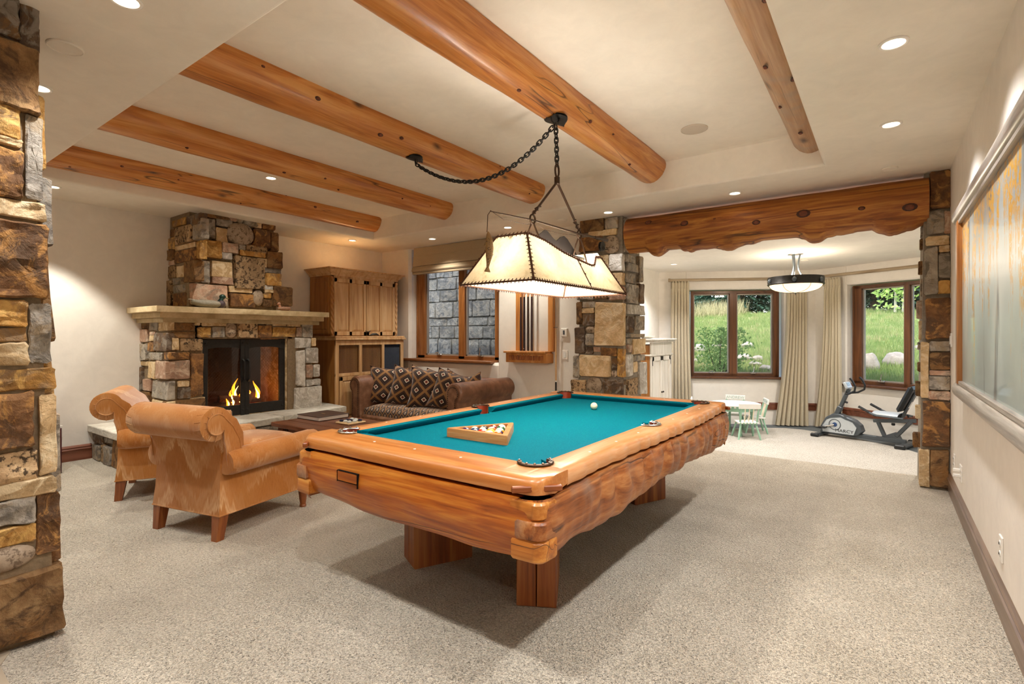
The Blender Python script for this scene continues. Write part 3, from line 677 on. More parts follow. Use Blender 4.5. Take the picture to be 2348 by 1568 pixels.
# near stone pillar at the left edge
t = thing('stone_pillar', 'big rough rust-brown stone pillar cut off by the left edge of the photo', 'pillar', (-3.1, .3, 0))
o = t.location
obj('mortar_core', MB().add([(x - o.x, y - o.y, z) for z, k in ((0, .70), (ZC, .61)) for (x, y) in ((-3.6, -.6), (-3.075, -.6), (-3.075, k), (-3.6, k))], [(0, 1, 2, 3), (7, 6, 5, 4), (0, 4, 5, 1), (1, 5, 6, 2), (2, 6, 7, 3), (3, 7, 4, 0)]), M['mortar'], t)
stones(t, '-60,-30,43,92,d 46,8,86,116,d -60,98,88,258,b -60,243,43,318,o 59,263,95,468,g -60,321,49,334,t -60,338,51,458,r -60,462,103,503,t -60,506,107,685,r -60,689,61,747,o 65,692,114,834,g -60,752,61,783,o -60,786,63,838,t -60,846,126,893,o '
       '-60,898,73,1031,r 91,894,125,1092,t -60,1034,81,1106,s -60,1099,130,1136,t -60,1140,78,1201,g 83,1123,134,1267,r -60,1205,77,1246,o -60,1250,78,1300,c -60,1303,143,1464,b', -3.075, .07, 'x', 1, o, True, 0)
for z0, z1, k in ((0, .3, 'b'), (.31, .62, 'r'), (.63, 1.0, 'g'), (1.02, 1.3, 'o'), (1.32, 1.75, 'b'), (1.77, 2.1, 'g'), (2.12, 2.45, 'o'), (2.47, 2.78, 'd')):
    stone_piece(t, -3.55, z0, -3.12, z1, lambda u, z, q: (u - o.x, .705 - z * .03 + q - o.y, z), k, .05)
for (y0, y1) in ((-.58, -.12), (-.10, .28)):
    z = 0
    while z < 2.7:
        h = rnd.uniform(.14, .4); stone_piece(t, y0, z, y1, min(z + h, 2.8), lambda u, q, e: (-3.075 + e - o.x, u - o.y, q), rnd.choice('brogt'), .05); z += h + .012

# fireplace
FX, FY0, FY1 = -6.43, 2.43, 4.25
t = thing('fireplace', 'stepped stone fireplace with mantel shelf, chimney breast and raised hearth on the left wall', 'fireplace', (-6.8, 3.3, 0)); o = t.location; FP_ = t
mb = MB()
for (x, y0, y1, z0, z1) in ((FX, FY0, 2.78, .36, 1.50), (FX, 3.84, 4.2, .36, 1.50), (FX, 2.7, 3.9, 1.32, 1.50)): mb.box(XL + .01, y0, z0, x, y1, z1)
mb.add([(x, y, z) for z, k, fx in ((1.6, .02, -6.585), (2.82, 0, -6.62)) for (x, y) in ((XL + .01, 2.72 - k), (fx, 2.72 - k), (fx, 3.75 + k), (XL + .01, 3.75 + k))], [(0, 3, 2, 1), (4, 5, 6, 7), (0, 1, 5, 4), (1, 2, 6, 5), (2, 3, 7, 6), (3, 0, 4, 7)])
mb.box(XL + .01, 1.97, 0, -6.0, 4.45, .30); mb.v = [(x - o.x, y - o.y, z) for x, y, z in mb.v]
obj('mortar_core', mb, M['mortar'], t)
stones(t, '391,740,444,758,b 394,761,448,775,b 446,735,458,746,t 460,739,519,747,t 451,750,482,774,o 484,750,513,774,g 515,742,541,773,c 543,736,589,775,s 591,746,621,774,r 623,750,678,773,o 623,739,654,747,t 656,739,688,748,t 608,740,620,747,c 679,750,690,772,p 691,740,715,775,g '
       '394,775,408,802,t 411,777,464,805,s 392,808,433,824,r 393,827,433,868,p 435,807,466,910,r 406,888,435,914,d 405,873,433,886,t 375,916,470,942,b 436,912,468,918,t', FX, .045, 'x', 1, o)
stones(t, '676,775,710,797,l 712,775,722,794,t 678,800,697,887,l 699,797,727,833,l 701,836,715,867,p 717,836,731,865,l 700,869,734,884,l 672,887,735,941,l', FX, .07, 'x', 1, o)
stones(t, '309,744,323,752,p 325,740,344,753,b 346,737,365,758,g 367,737,388,758,t 310,754,343,785,p 345,761,358,767,p 345,769,358,782,t 360,761,388,805,d 301,787,324,806,t 326,787,342,826,g 344,786,358,806,r 300,808,322,840,g 344,808,378,825,g '
       '380,808,391,825,r 324,828,345,838,t 347,828,362,868,t 364,828,390,868,p 290,848,302,892,b 304,840,332,893,d 334,870,352,896,p 354,873,391,914,g 300,895,350,930,b 354,917,391,945,t 300,932,350,960,g', FY0, .045, 'y', -1, o)
stones(t, '466,486,524,501,b 526,493,541,508,p 543,500,555,511,g 557,501,598,520,g 600,509,630,527,r 471,502,492,548,g 494,503,532,520,g 494,523,520,556,t 519,512,580,561,c 582,526,618,568,r 620,532,636,577,b 583,512,598,523,t 462,550,506,593,o 508,557,545,580,p 507,580,531,594,l 547,562,561,573,g '
       '563,564,611,579,s 548,577,608,588,o 610,577,645,618,b 589,593,614,613,t 460,596,480,648,g 482,599,532,636,t 484,634,533,651,p 535,590,604,663,s 602,615,643,626,g 608,627,643,655,o 606,655,624,664,l 436,652,521,702,p 523,657,578,671,t 579,665,602,700,c 526,673,586,704,r 606,664,627,671,t 604,673,621,684,o 603,687,621,704,b 624,657,668,704,b', -6.56, .05, 'x', 1, o)
stones(t, '400,503,431,518,o 433,493,466,518,d 396,526,406,542,b 408,520,446,560,s 448,502,469,548,g 387,546,403,573,o 401,561,451,571,t 388,574,403,597,b 405,573,454,601,r 456,552,464,594,o 386,599,404,608,p 380,610,408,639,s 410,609,429,636,t 431,597,458,648,b 400,638,416,653,g 418,638,430,652,d 369,644,381,702,o 383,641,400,702,s 401,654,429,670,g 401,672,432,702,r', 2.72, .045, 'y', -1, o)
for ry in (2.74, 3.86):                         # inside of the fire opening
    mb = MB().box(XL + .02, ry - .04, .36, FX - .02, ry + .01, 1.34); mb.v = [(x - o.x, y - o.y, z) for x, y, z in mb.v]; obj('jamb_stone', mb, M['s_tan'], t)
# hearth: plinth stones and slabs
for (a, b, z0, z1, k) in ((-7.1, -6.86, .0, .17, 'g'), (-6.85, -6.72, .0, .20, 's'), (-6.71, -6.5, .0, .2, 'g'), (-7.1, -6.78, .19, .30, 'd'), (-6.76, -6.5, .22, .30, 'g'), (-6.48, -6.22, 0, .3, 'b')):
    stone_piece(t, a, z0, b, z1, lambda u, z, q: (u - o.x, 1.96 - q - o.y, z), k, .04)
yy = 2.0
for i in range(9):
    y2 = yy + rnd.uniform(.2, .36); y2 = min(y2, 4.42)
    fx = lambda u: -5.98 - .12 * max(0, u - 3.3)
    if y2 - yy > .06: stone_piece(t, yy, 0, y2, .29, lambda u, z, q: (fx(u) + q - o.x, u - o.y, z), 'gdbggbdgt'[i], .04)
    yy = y2
def slab_edge(v): return -5.86 - .13 * max(0, v - 2.9) - .12 * max(0, 2.5 - v) + .02 * noise.noise(Vector((v * 5, 3, 1)))
for (y0, y1) in ((1.90, 2.62), (2.63, 3.5), (3.51, 4.50)):
    ys = [y0 + (y1 - y0) * k / 14 for k in range(15)]; out = [(slab_edge(y) + .012 * noise.noise(Vector((y * 22, 1, 4))), y) for y in ys]
    poly = [(XL + .012, y0)] + out + [(XL + .012, y1)] if y0 < 2.5 else ([(XL + .012, y0)] + out + [(XL + .012, y1 + (.12 if y1 > 4 else 0))])
    mb = MB().prism([(x - o.x, y - o.y) for x, y in poly], .30, .375, 'z', .008); obj('hearth_slab', mb, M['s_white'], t, 30)
# mantel: three stepped courses
for k, (ov, z0, z1) in enumerate(((.0, 1.505, 1.556), (.045, 1.556, 1.615), (.095, 1.615, 1.68))):
    n_ = 40; pth = [(XL + .01, 2.36 - ov), (FX + .045 + ov, 2.36 - ov)] + [(FX + .045 + ov + .006 * noise.noise(Vector((y_ * 12, k, 2))), y_) for y_ in [2.36 - ov + (1.92 + 2 * ov) * (j / n_) for j in range(1, n_)]] + [(FX + .045 + ov, 4.28 + ov), (XL + .01, 4.28 + ov)]
    obj('mantel_course', MB().prism([(x - o.x, y - o.y) for x, y in pth], z0, z1, 'z', .006), M['s_mant'], t, 30)
# firebox, doors, logs and flames
mb = MB(); bx = (XL + .05, 2.76, .37, FX - .06, 3.85, 1.33)
mb.box(bx[0], bx[1], bx[2], bx[0] + .02, bx[4], bx[5]); mb.box(bx[0], bx[1], .365, bx[3], bx[4], .375); mb.box(bx[0], bx[1], 1.325, bx[3], bx[4], 1.335); mb.box(bx[0], bx[1], .37, bx[3], bx[1] + .01, 1.33); mb.box(bx[0], bx[4] - .01, .37, bx[3], bx[4], 1.33)
mb.v = [(x - o.x, y - o.y, z) for x, y, z in mb.v]; obj('firebox', mb, M['firebrick'] if 'firebrick' in M else plain('firebrick', '#2e2019', .95, var=.3, scale=12, bump=.4), t)
dx = FX - .05 - o.x; yl, yr, ym = 2.775 - o.y, 3.83 - o.y, 3.285 - o.y; zb, zt = .372, 1.315
for a_, b_ in ((yl, yl + .085), (yr - .085, yr)): obj('door_frame', MB().box(dx - .02, a_, zb, dx + .012, b_, zt, .004), M['iron'], t)
for (a, b, nm) in ((yl + .02, ym, 0), (ym, yr - .02, 1)):
    n_ = 10; w_ = b - a
    def zc(q): return zt - .10 - .035 * (abs(2 * q - 1) ** 3) if True else 0
    top = [(a + w_ * k / n_, zc(k / n_)) for k in range(n_ + 1)]
    d = obj('fire_door', MB().prism([(a, zt - .005), (a, zc(0))] + top[1:] + [(b, zt - .005)], dx, dx + .022, 'x'), M['iron'], t); obj('bottom_rail', MB().box(dx, a, zb + .01, dx + .022, b, zb + .135, .004), M['iron'], d)
    ins = ym - .055 if nm == 0 else ym; obj('centre_strap', MB().box(dx + .005, ins, zb + .005, dx + .034, ins + .055, zt - .002, .005), M['iron'], d)
    obj('pane', MB().box(dx + .002, a, zb + .13, dx + .006, b, zt - .09), M['fglass'], d)
    hy = ym - .03 if nm == 0 else ym + .03
    obj('handle', MB().tube([(dx + .034, hy, 1.06), (dx + .075, hy, 1.04), (dx + .08, hy, .93), (dx + .075, hy, .82), (dx + .034, hy, .80)], [.016, .013, .012, .013, .02], 8), M['iron'], d)
    mb = MB(); yy = a
    while yy < b - .01:                     # woven spark mesh: slanted wires both ways
        for s in (1, -1):
            z_ = zb + .135; e = zt - .10; ln = (e - z_); y_a, y_b = yy, yy + s * ln * .9
            y0c, y1c = max(a, min(b, y_a)), max(a, min(b, y_b)); 
            za_ = z_ + (y0c - y_a) / (y_b - y_a) * ln; zb2 = z_ + (y1c - y_a) / (y_b - y_a) * ln
            mb.tube([(dx + .010, y0c, za_), (dx + .010, y1c, zb2)], .0009, 3, caps=False)
        yy += .022
    for k in range(18):                     # wires that start on the side
        z_ = zb + .135 + k * .04
        for s, y_a in ((1, a), (-1, b)):
            ln = min((zt - .10 - z_), (b - a) / .9); mb.tube([(dx + .010, y_a, z_), (dx + .010, y_a + s * ln * .9, z_ + ln)], .0009, 3, caps=False)
    q = obj('spark_mesh', mb, M['iron'], d, 0); q['kind'] = 'stuff'
    for z_ in (zt - .05, zb + .07):
        for yq in ((a + .03, ins + .027) if nm == 0 else (ins + .027, b - .03)):
            obj('rivet', MB().ell((dx + .034 if abs(yq - ym) < .1 else dx + .022, yq, z_), (.012, .014, .014), 10, 6), M['iron'], d)
gl = [((-6.85, 2.98, .47), (-6.72, 3.62, .50), .055), ((-6.72, 3.02, .44), (-6.85, 3.58, .47), .05), ((-6.78, 3.12, .56), (-6.74, 3.5, .53), .045), ((-6.68, 3.42, .50), (-6.85, 3.62, .62), .04)]
for a, b, r in gl:
    pts = [Vector(a).lerp(Vector(b), k / 6) - o for k in range(7)]; obj('fire_log', MB().tube(pts, [r * (1 + .18 * noise.noise(p * 9)) for p in pts], 10), M['charlog'] if 'charlog' in M else M.setdefault('charlog', plain('charred_log', '#4a2c20', .9, var=.4, scale=30, bump=.5, bscale=40, bdist=.01)), t)
obj('grate', MB().box(-6.95 - o.x, 2.95 - o.y, .40, -6.62 - o.x, 3.65 - o.y, .412).tube([(-6.62 - o.x, 2.92 - o.y, .42), (-6.6 - o.x, 3.65 - o.y, .42)], .012, 6), M['iron'], t)
obj('ember_bed', MB().grid(lambda u, v: (-6.95 + .33 * u - o.x, 2.97 + .66 * v - o.y, .418 + .02 * noise.noise(Vector((u * 9, v * 14, 1)))), 8, 14), M['ember'], t)
def flame(y, x, z, h, r, mat, sd, ph=0):
    def fn(u, v):
        g = 2 * pi * u; rr = r * (math.sin(pi * min(1, v * .93 + .07)) ** .8) * (1 - v * .55) * (1 + .3 * noise.noise(Vector((math.cos(g) * 1.5 + sd, math.sin(g) * 1.5, v * 4))))
        sw = .045 * h / .3 * math.sin(v * 5 + ph) * v
        return (x + rr * .6 * math.cos(g) - o.x, y + rr * math.sin(g) + sw - o.y, z + h * v)
    return obj('flame', MB().grid(fn, 10, 12, None, True), mat, t, 60)
for i, (y, h, r) in enumerate(((3.20, .10, .02), (3.27, .20, .03), (3.33, .34, .035), (3.39, .26, .03), (3.36, .17, .03), (3.50, .20, .028), (3.57, .30, .036), (3.61, .16, .026), (3.24, .12, .02))):
    flame(y, -6.72 - .03 * (i % 3), .47, h, r, M['flame'], i * 3.3, i); flame(y + .003, -6.695 - .03 * (i % 3), .47, h * .72, r * .55, M['flame2'], i * 3.3 + 1, i)
l = bpy.data.lights.new('fire_light', 'POINT'); l.energy = FIRE_W; l.color = (1, .45, .12); l.shadow_soft_size = .12; q = bpy.data.objects.new('fire_light', l); COL.objects.link(q); q.location = (-6.6, 3.28, .72)

# the two pillars of the alcove opening
def pillar_core(t, name, x0, x1, y0, y1, d):
    o = t.location
    vs = [(x - o.x, y - o.y, z) for z, k in ((0, d), (ZC, 0)) for (x, y) in ((x0 - k, y0 - k * .4), (x1 + k * .7, y0 - k * .4), (x1 + k * .7, y1), (x0 - k, y1))]
    obj(name, MB().add(vs, [(0, 3, 2, 1), (4, 5, 6, 7), (0, 1, 5, 4), (1, 2, 6, 5), (2, 3, 7, 6), (3, 0, 4, 7)]), M['mortarg'], t)
t = thing('stone_pillar', 'stone pillar left of the alcove opening, under the left end of the header log', 'pillar', (-2.85, 6.1, 0)); o = t.location
pillar_core(t, 'mortar_core', -3.14, -2.58, 5.88, 6.40, .05)
stones(t, '1330,501,1386,533,b 1388,499,1418,526,g 1350,528,1416,541,t 1330,543,1384,578,r 1386,541,1418,581,c 1328,580,1366,608,g 1369,583,1396,640,t 1398,583,1429,622,l 1327,612,1366,645,r 1325,648,1360,688,g 1399,626,1430,655,t 1364,644,1396,686,b 1398,658,1431,688,p 1323,692,1335,744,b 1337,692,1366,705,g 1335,707,1363,718,t 1337,720,1365,747,d '
       '1367,690,1431,793,t 1320,749,1342,812,d 1343,748,1366,763,c 1344,766,1365,792,g 1345,795,1361,811,d 1316,814,1330,867,g 1362,796,1377,806,p 1379,797,1415,816,r 1417,797,1431,864,o 1332,814,1403,863,t 1404,819,1416,848,d 1403,850,1416,863,c 1346,865,1381,900,c 1312,870,1344,902,s 1383,867,1431,906,d 1310,906,1370,950,g 1373,909,1432,950,b', 5.86, .045, 'y', -1, o)
stones(t, '1432,500,1448,582,g 1449,545,1462,582,t 1433,585,1454,603,g 1434,605,1459,623,g 1461,585,1470,648,g 1432,627,1454,649,g 1433,652,1459,696,g 1461,651,1472,696,d 1435,700,1474,721,l 1434,724,1451,763,d 1453,723,1474,756,g 1434,766,1475,773,g 1447,776,1475,811,t 1436,790,1446,808,p 1435,776,1445,788,g 1448,814,1477,827,g 1433,811,1446,864,l 1449,829,1459,853,t 1461,829,1478,904,l 1434,867,1458,906,s', -2.56, .03, 'x', 1, o)
t = thing('stone_pillar', 'tall narrow stone pillar right of the alcove opening, against the right wall', 'pillar', (.4, 6.1, 0)); o = t.location
pillar_core(t, 'mortar_core', .29, .56, 5.92, 6.40, .03)
stones(t, '2132,388,2179,480,r 2126,483,2164,537,g 2166,483,2179,535,p 2124,541,2177,562,t 2120,566,2150,675,g 2153,563,2177,578,t 2152,581,2178,639,g 2151,642,2178,673,o 2121,680,2179,778,r 2131,782,2179,805,g 2113,782,2129,913,t 2132,808,2179,848,b 2132,850,2179,860,p 2130,863,2179,893,g 2129,896,2179,916,p 2114,919,2179,1025,r 2108,1029,2130,1114,t 2132,1029,2176,1119,b', 5.90, .045, 'y', -1, o)
stones(t, '2112,518,2128,545,g 2110,547,2127,571,b 2107,598,2122,629,b 2103,688,2120,731,p 2105,785,2117,801,g 2105,831,2117,852,b 2100,874,2116,908,b 2100,928,2116,959,t 2094,991,2112,1025,b 2112,640,2124,680,g 2108,735,2122,780,t', 6.02, .04, 'y', -1, o)
# the stone retaining wall of the window well
t = thing('retaining_wall', 'grey stone retaining wall of the window well outside the shaded window', 'wall', (-5.5, 7.6, 0)); o = t.location
obj('mortar_core', MB().box(-4.6, 0, -.2, 1.9, .4, 3.8), M['s_out'], t)
z = .7
while z < 3.4:
    h = rnd.uniform(.14, .32); x = -3.2 + rnd.uniform(0, .2)
    while x < 1.5:
        w_ = rnd.uniform(.18, .52); stone_piece(t, x, z, x + w_, z + h, lambda u, q, e: (u, -e, q), 'x', .05); x += w_ + .012
    z += h + .012
# ------------------------------------------------------------------ pool table
TC = Vector((-1.84, 3.09, 0)); TZ = .81
t = thing('pool_table', 'rustic log pool table with teal cloth in the middle of the room', 'pool table', TC)
PX0, PX1, PY0, PY1 = -.60, .585, -1.185, 1.185       # cushion noses
OX0, OX1, OY0, OY1 = -.80, .785, -1.445, 1.445       # outer edge of the rails
IX0, IX1, IY0, IY1 = PX0 - .045, PX1 + .045, PY0 - .045, PY1 + .045
CR = .058
pockets = [(IX0 + .012, IY0 + .012, -135), (IX1 - .012, IY0 + .012, -45), (IX0 - .022, 0, 180), (IX1 + .022, 0, 0), (IX0 + .012, IY1 - .012, 135), (IX1 - .012, IY1 - .012, 45)]
# cloth bed with bites for the pockets
def bite(cx, cy, r, a0, a1, n=10): return [(cx + r * math.cos(R(a0 + (a1 - a0) * k / n)), cy + r * math.sin(R(a0 + (a1 - a0) * k / n))) for k in range(n + 1)]
po = []
for i, (a0, a1) in ((0, (90, 0)), (1, (180, 90)), (3, (250, 110)), (5, (270, 180)), (4, (360, 270)), (2, (70, -70))):
    po += bite(pockets[i][0], pockets[i][1], CR, a0, a1)
obj('playing_cloth', MB().prism(po, TZ - .06, TZ - .043, 'z'), M['cloth'], t)
# cushions: long profile with bevelled ends
def cushion(axis, fixed_in, fixed_nose, a0, a1, end0, end1):
    s = 1 if fixed_nose > fixed_in else -1
    prof = [(fixed_in - s * .012, TZ - .002), (fixed_nose, TZ - .006), (fixed_nose - s * .004, TZ - .016), (fixed_in + s * .012, TZ - .045), (fixed_in - s * .012, TZ - .045)]
    vs = []
    for e, (a, en) in enumerate(((a0, end0), (a1, end1))):
        for (q, z) in prof:
            f = abs(q - fixed_in) if (q - fixed_in) * s > 0 else 0; aa = a + (en * f if e == 0 else -en * f)
            vs.append((q, aa, z) if axis == 'y' else (aa, q, z))
    n = 5; fs = [(k, (k + 1) % n, n + (k + 1) % n, n + k) for k in range(n)] + [tuple(range(n)), tuple(range(n, 2 * n))]
    obj('cushion', MB().add(vs, fs), M['cloth'], t, 20)
e_ = .062
for xi, xn in ((IX0, PX0), (IX1, PX1)): cushion('y', xi, xn, IY0 + e_, -.066, 1.0, .35); cushion('y', xi, xn, .066, IY1 - e_, .35, 1.0)
for yi, yn in ((IY0, PY0), (IY1, PY1)): cushion('x', yi, yn, IX0 + e_, IX1 - e_, 1.0, 1.0)
# rails (wood frame) and aprons share a hand-hewn, rippled outer edge
def ripple(side, a):
    if side == 'r':
        k = max(0, min(1, (a + 1.3) / .8)); w_ = noise.noise(Vector((a * 5.2, 3.3, 0))) * .010 + abs(math.sin(a * 21 + 2.2 * noise.noise(Vector((a * 3, 1, 0))))) * .012 * (.3 + .7 * k)
        return w_ + .014 * math.sin(a * 2.6 + .5)
    if side == 'n': return .010 * noise.noise(Vector((a * 3.1, 7, 0))) + .006 * math.sin(a * 4 + 1)
    return .008 * noise.noise(Vector((a * 3.1, 9 if side == 'l' else 12, 0)))
RC = .07
def outer(side, a, lo, hi, base, s):
    d = min(a - lo, hi - a); c = 0
    if d < RC: c = RC - math.sqrt(max(0, RC * RC - (RC - max(d, 0)) ** 2))
    return base + s * (ripple(side, a) - c)
def rail(side, mat):
    n = 130; prof_n = 9; vs = []
    if side in 'nf': lo, hi, base, s, inn, axis = OX0, OX1, (OY0 if side == 'n' else OY1), (-1 if side == 'n' else 1), (IY0 if side == 'n' else IY1), 'x'
    else: lo, hi, base, s, inn, axis = OY0, OY1, (OX0 if side == 'l' else OX1), (-1 if side == 'l' else 1), (IX0 if side == 'l' else IX1), 'y'
    a0, a1 = (lo, hi) if axis == 'x' else (IY0 - .0005, IY1 + .0005)
    for i in range(n + 1):
        a = a0 + (a1 - a0) * i / n
        ob = outer(side, a, lo, hi, base, s); ib = inn
        for (px_, py_, _) in pockets:
            pa, pb = (px_, py_) if axis == 'x' else (py_, px_)
            if abs(pb - inn) < .1 and abs(a - pa) < CR + .006: 
                q = pb + s * math.sqrt((CR + .006) ** 2 - (a - pa) ** 2); ib = q if s * (q - ib) > 0 else ib
        r = .03; d = s
        row = [(ib, TZ - .055), (ib, TZ - .002), (ib + d * .004, TZ), (ob - d * .045, TZ), (ob - d * .022, TZ - .004), (ob - d * .007, TZ - .018), (ob, TZ - .038), (ob - d * .004, TZ - .066), (ob - d * .04, TZ - .074)]
        for (q, z) in row: vs.append((a, q, z) if axis == 'x' else (q, a, z))
    p = prof_n; fs = [(i * p + k, i * p + (k + 1) % p, (i + 1) * p + (k + 1) % p, (i + 1) * p + k) for i in range(n) for k in range(p)] + [tuple(range(p)), tuple(n * p + k for k in range(p))]
    obj('rail', MB().add(vs, fs), mat, t, 40)
rail('n', M['railw']); rail('f', M['railw']); rail('l', M['raily']); rail('r', M['raily'])
for (sx, sy) in ((1, -1), (-1, -1), (1, 1), (-1, 1)):
    cx, cy = (OX1 if sx > 0 else OX0), (OY1 if sy > 0 else OY0)
    m_ = Matrix.Translation((cx - sx * .036, cy - sy * .036, TZ - .040)) @ Matrix.Rotation(R(45 if sx * sy > 0 else -45), 4, 'Z')
    obj('corner_key', MB().box(-.012, -.10, -.014, .012, .10, .010, .004).xf(m_), M['inlay'], t)
def apron(side, mat):
    n, p = 150, 16; vs = []
    if side in 'nf': lo, hi, base, s, axis = OX0, OX1, (OY0 if side == 'n' else OY1), (-1 if side == 'n' else 1), 'x'
    else: lo, hi, base, s, axis = OY0, OY1, (OX0 if side == 'l' else OX1), (-1 if side == 'l' else 1), 'y'
    for i in range(n + 1):
        a = lo + (hi - lo) * i / n; q0 = outer(side, a, lo, hi, base, s); ed = min(a - lo, hi - a)
        zb = .475 + .018 * noise.noise(Vector((a * 2.2, ord(side), 0))) + (.03 * max(0, 1 - ed / .25) ** 2 if side in 'n' else 0)
        if side == 'n': zb += .03 * max(0, -a / .8)
        if side == 'r': zb += .03 * math.sin(a * 3.1 + 1.0) * .8 + .02 + .02 * noise.noise(Vector((a * 4, 2, 8)))
        for k in range(p):
            v = k / (p - 1); z = TZ - .082 + (zb - (TZ - .082)) * min(1, v * 1.12) ** 1.0
            bulge = .028 * math.sin(pi * min(1, v * 1.05 + .12)) - .006
            if v > .82: bulge -= (v - .82) * .22
            if v > .9: z = zb - .004 * (v - .9)
            rp = .007 * noise.noise(Vector((a * 6, v * 3, ord(side)))) + (.022 * (abs(math.sin(a * 17 + 2.6 * noise.noise(Vector((a * 2.6, v * 1.4, 0))))) ** .6 - .6) * math.sin(pi * min(1, v * .9 + .1)) * (.3 + .7 * max(0, min(1, (a + 1.2) / 1.0))) if side == 'r' else 0)
            q = q0 + s * (bulge + rp); vs.append((a, q, z) if axis == 'x' else (q, a, z))
        for z in (zb + .01, TZ - .082): vs.append((a, base - s * .10, z) if axis == 'x' else (base - s * .10, a, z))
    p += 2; fs = [(i * p + k, i * p + (k + 1) % p, (i + 1) * p + (k + 1) % p, (i + 1) * p + k) for i in range(n) for k in range(p)] + [tuple(range(p)), tuple(n * p + k for k in range(p))]
    return obj('apron', MB().add(vs, fs), mat, t, 45)
an = apron('n', M['apron']); apron('f', M['apron']); apron('l', M['apron_y']); apron('r', M['apron_y'])
def yfront(x, z=0): return outer('n', x, OX0, OX1, OY0, -1) - .026
obj('patch_inlay', MB().box(-.42, yfront(-.35) - .003, .625, -.265, yfront(-.3) + .03, .675, .003), M['patchw'], an)
gm = M['darkhole']
for x0, x1, z0, z1 in ((-.422, -.263, .6755, .6768), (-.422, -.263, .6235, .6245), (-.4225, -.421, .62, .677), (-.264, -.2625, .605, .677)): obj('joint_line', MB().box(x0, yfront(-.34) - .0035, z0, x1, yfront(-.34) + .02, z1), gm, an)
# interlocking timber ends at the near corners
for sx, xs in ((1, OX1), (-1, OX0)):
    for j, (z0, z1, wd, pr) in enumerate(((.498, .580, .12, .019), (.582, .653, .10, .022), (.655, .722, .13, .011))):
        mb = MB(); rr_ = .045; x_in, x_out, y_out, y_in = xs - sx * wd, xs + sx * pr, OY0 - pr, OY0 + wd * .8
        pl = [(x_in, y_out)] + [(x_out - sx * rr_ + sx * rr_ * math.sin(R(90 * k / 6)), y_out + rr_ - rr_ * math.cos(R(90 * k / 6))) for k in range(7)] + [(x_out, y_in), (x_in, y_in)]
        obj('timber_end', mb.prism(pl, z0, z1, 'z', .008), M['apron_y' if j == 1 else 'endw'], t)
obj('dark_core', MB().box(OX0 + .05, OY0 + .05, .50, OX1 - .05, OY1 - .05, TZ - .062), M['darkhole'], t)
# plank legs set on the diagonals, and the two stretchers
def plank(x, y, rz, wd, ln):
    m_ = Matrix.Translation((x, y, 0)) @ Matrix.Rotation(rz, 4, 'Z'); mb = MB()
    for e in (0, 1):
        a, b = -wd / 2 + e * wd / 2, -wd / 2 + (e + 1) * wd / 2
        pr = [(a + .002, 0), (b - .002, 0), (b - .002, .2), (b - .002 - .008 * e, .5), (a + .002 + .006 * (1 - e), .5), (a + .002, .25)]
        mb.prism(pr, 0, ln, 'y', .006)
    obj('leg', mb.xf(m_), M['legw'], t)
nr0, nr1 = at(1180, 1392, z=0) - TC, at(1279, 1393, z=0) - TC
plank((nr0.x + nr1.x) / 2, (nr0.y + nr1.y) / 2, R(28), .205, .36)
nl0, nl1 = at(890, 1289, z=0) - TC, at(911, 1293, z=0) - TC
plank(-.465, -.94, R(-26), .20, .37)
plank(.27, 1.20, R(180 - 24), .20, .34); plank(-.30, 1.20, R(180 + 26), .20, .34)
obj('stretcher', MB().grid(lambda u, v: (-.50 + .72 * v, -.70 + .09 * math.cos(2 * pi * u) * (1 + .08 * noise.noise(Vector((v * 5, u * 4, 2)))), .36 + .10 * math.sin(2 * pi * u) * (1 + .1 * noise.noise(Vector((v * 6, u * 4, 5))))), 14, 16, None, True), M['apron'], t)
obj('stretcher', MB().grid(lambda u, v: (-.45 + .70 * v, 1.0 + .09 * math.cos(2 * pi * u), .36 + .10 * math.sin(2 * pi * u)), 14, 6, None, True), M['apron'], t)
obj('spine_beam', MB().box(-.18, -.75, .30, .06, 1.05, .47, .02), M['apron_y'], t)
# pockets: leather cup, iron rim, studs
for i, (px_, py_, ang) in enumerate(pockets):
    a0 = R(ang); span = R(118 if i not in (2, 3) else 100); n = 16; m_ = [a0 - span + 2 * span * k / n for k in range(n + 1)]
    r0 = CR - .002
    def fn(u, v, px_=px_, py_=py_, a0=a0, span=span):
        g = a0 - span + 2 * span * u; r = r0 * (1 - .12 * v) + .006 * (1 - v); return (px_ + r * math.cos(g), py_ + r * math.sin(g), TZ + .008 - .10 * v)
    pk = obj('pocket', MB().grid(fn, 18, 4), M['redl'], t)
    rr = CR + .012; pts = [(px_ + rr * math.cos(g), py_ + rr * math.sin(g), TZ + .006) for g in m_]
    obj('pocket_iron', MB().tube(pts, [.008] + [.011] * (n - 1) + [.008], 8, flat=.55), M['steel' if i in (0, 3) else 'bronze'], pk)
    obj('pocket_bottom', MB().lathe([(CR, 0), (.0001, -.004)], 16, (px_, py_, TZ - .105)), M['darkhole'], pk)
    for k in range(1, n, 2):
        g = m_[k]; obj('stud', MB().ell((px_ + rr * math.cos(g), py_ + rr * math.sin(g), TZ + .013), (.006, .006, .0045), 8, 5), M['steel'], pk)
def sight(x, y): obj('sight', MB().prism([(x - .008, y), (x, y - .008), (x + .008, y), (x, y + .008)], TZ, TZ + .001, 'z'), M['whitep'], t)
for k in range(1, 4): sight(PX0 + (PX1 - PX0) * k / 4, OY0 + .115); sight(PX0 + (PX1 - PX0) * k / 4, OY1 - .115)
for k in (1, 2, 3, 5, 6, 7):
    sight(OX1 - .075, PY0 + (PY1 - PY0) * k / 8); sight(OX0 + .075, PY0 + (PY1 - PY0) * k / 8)

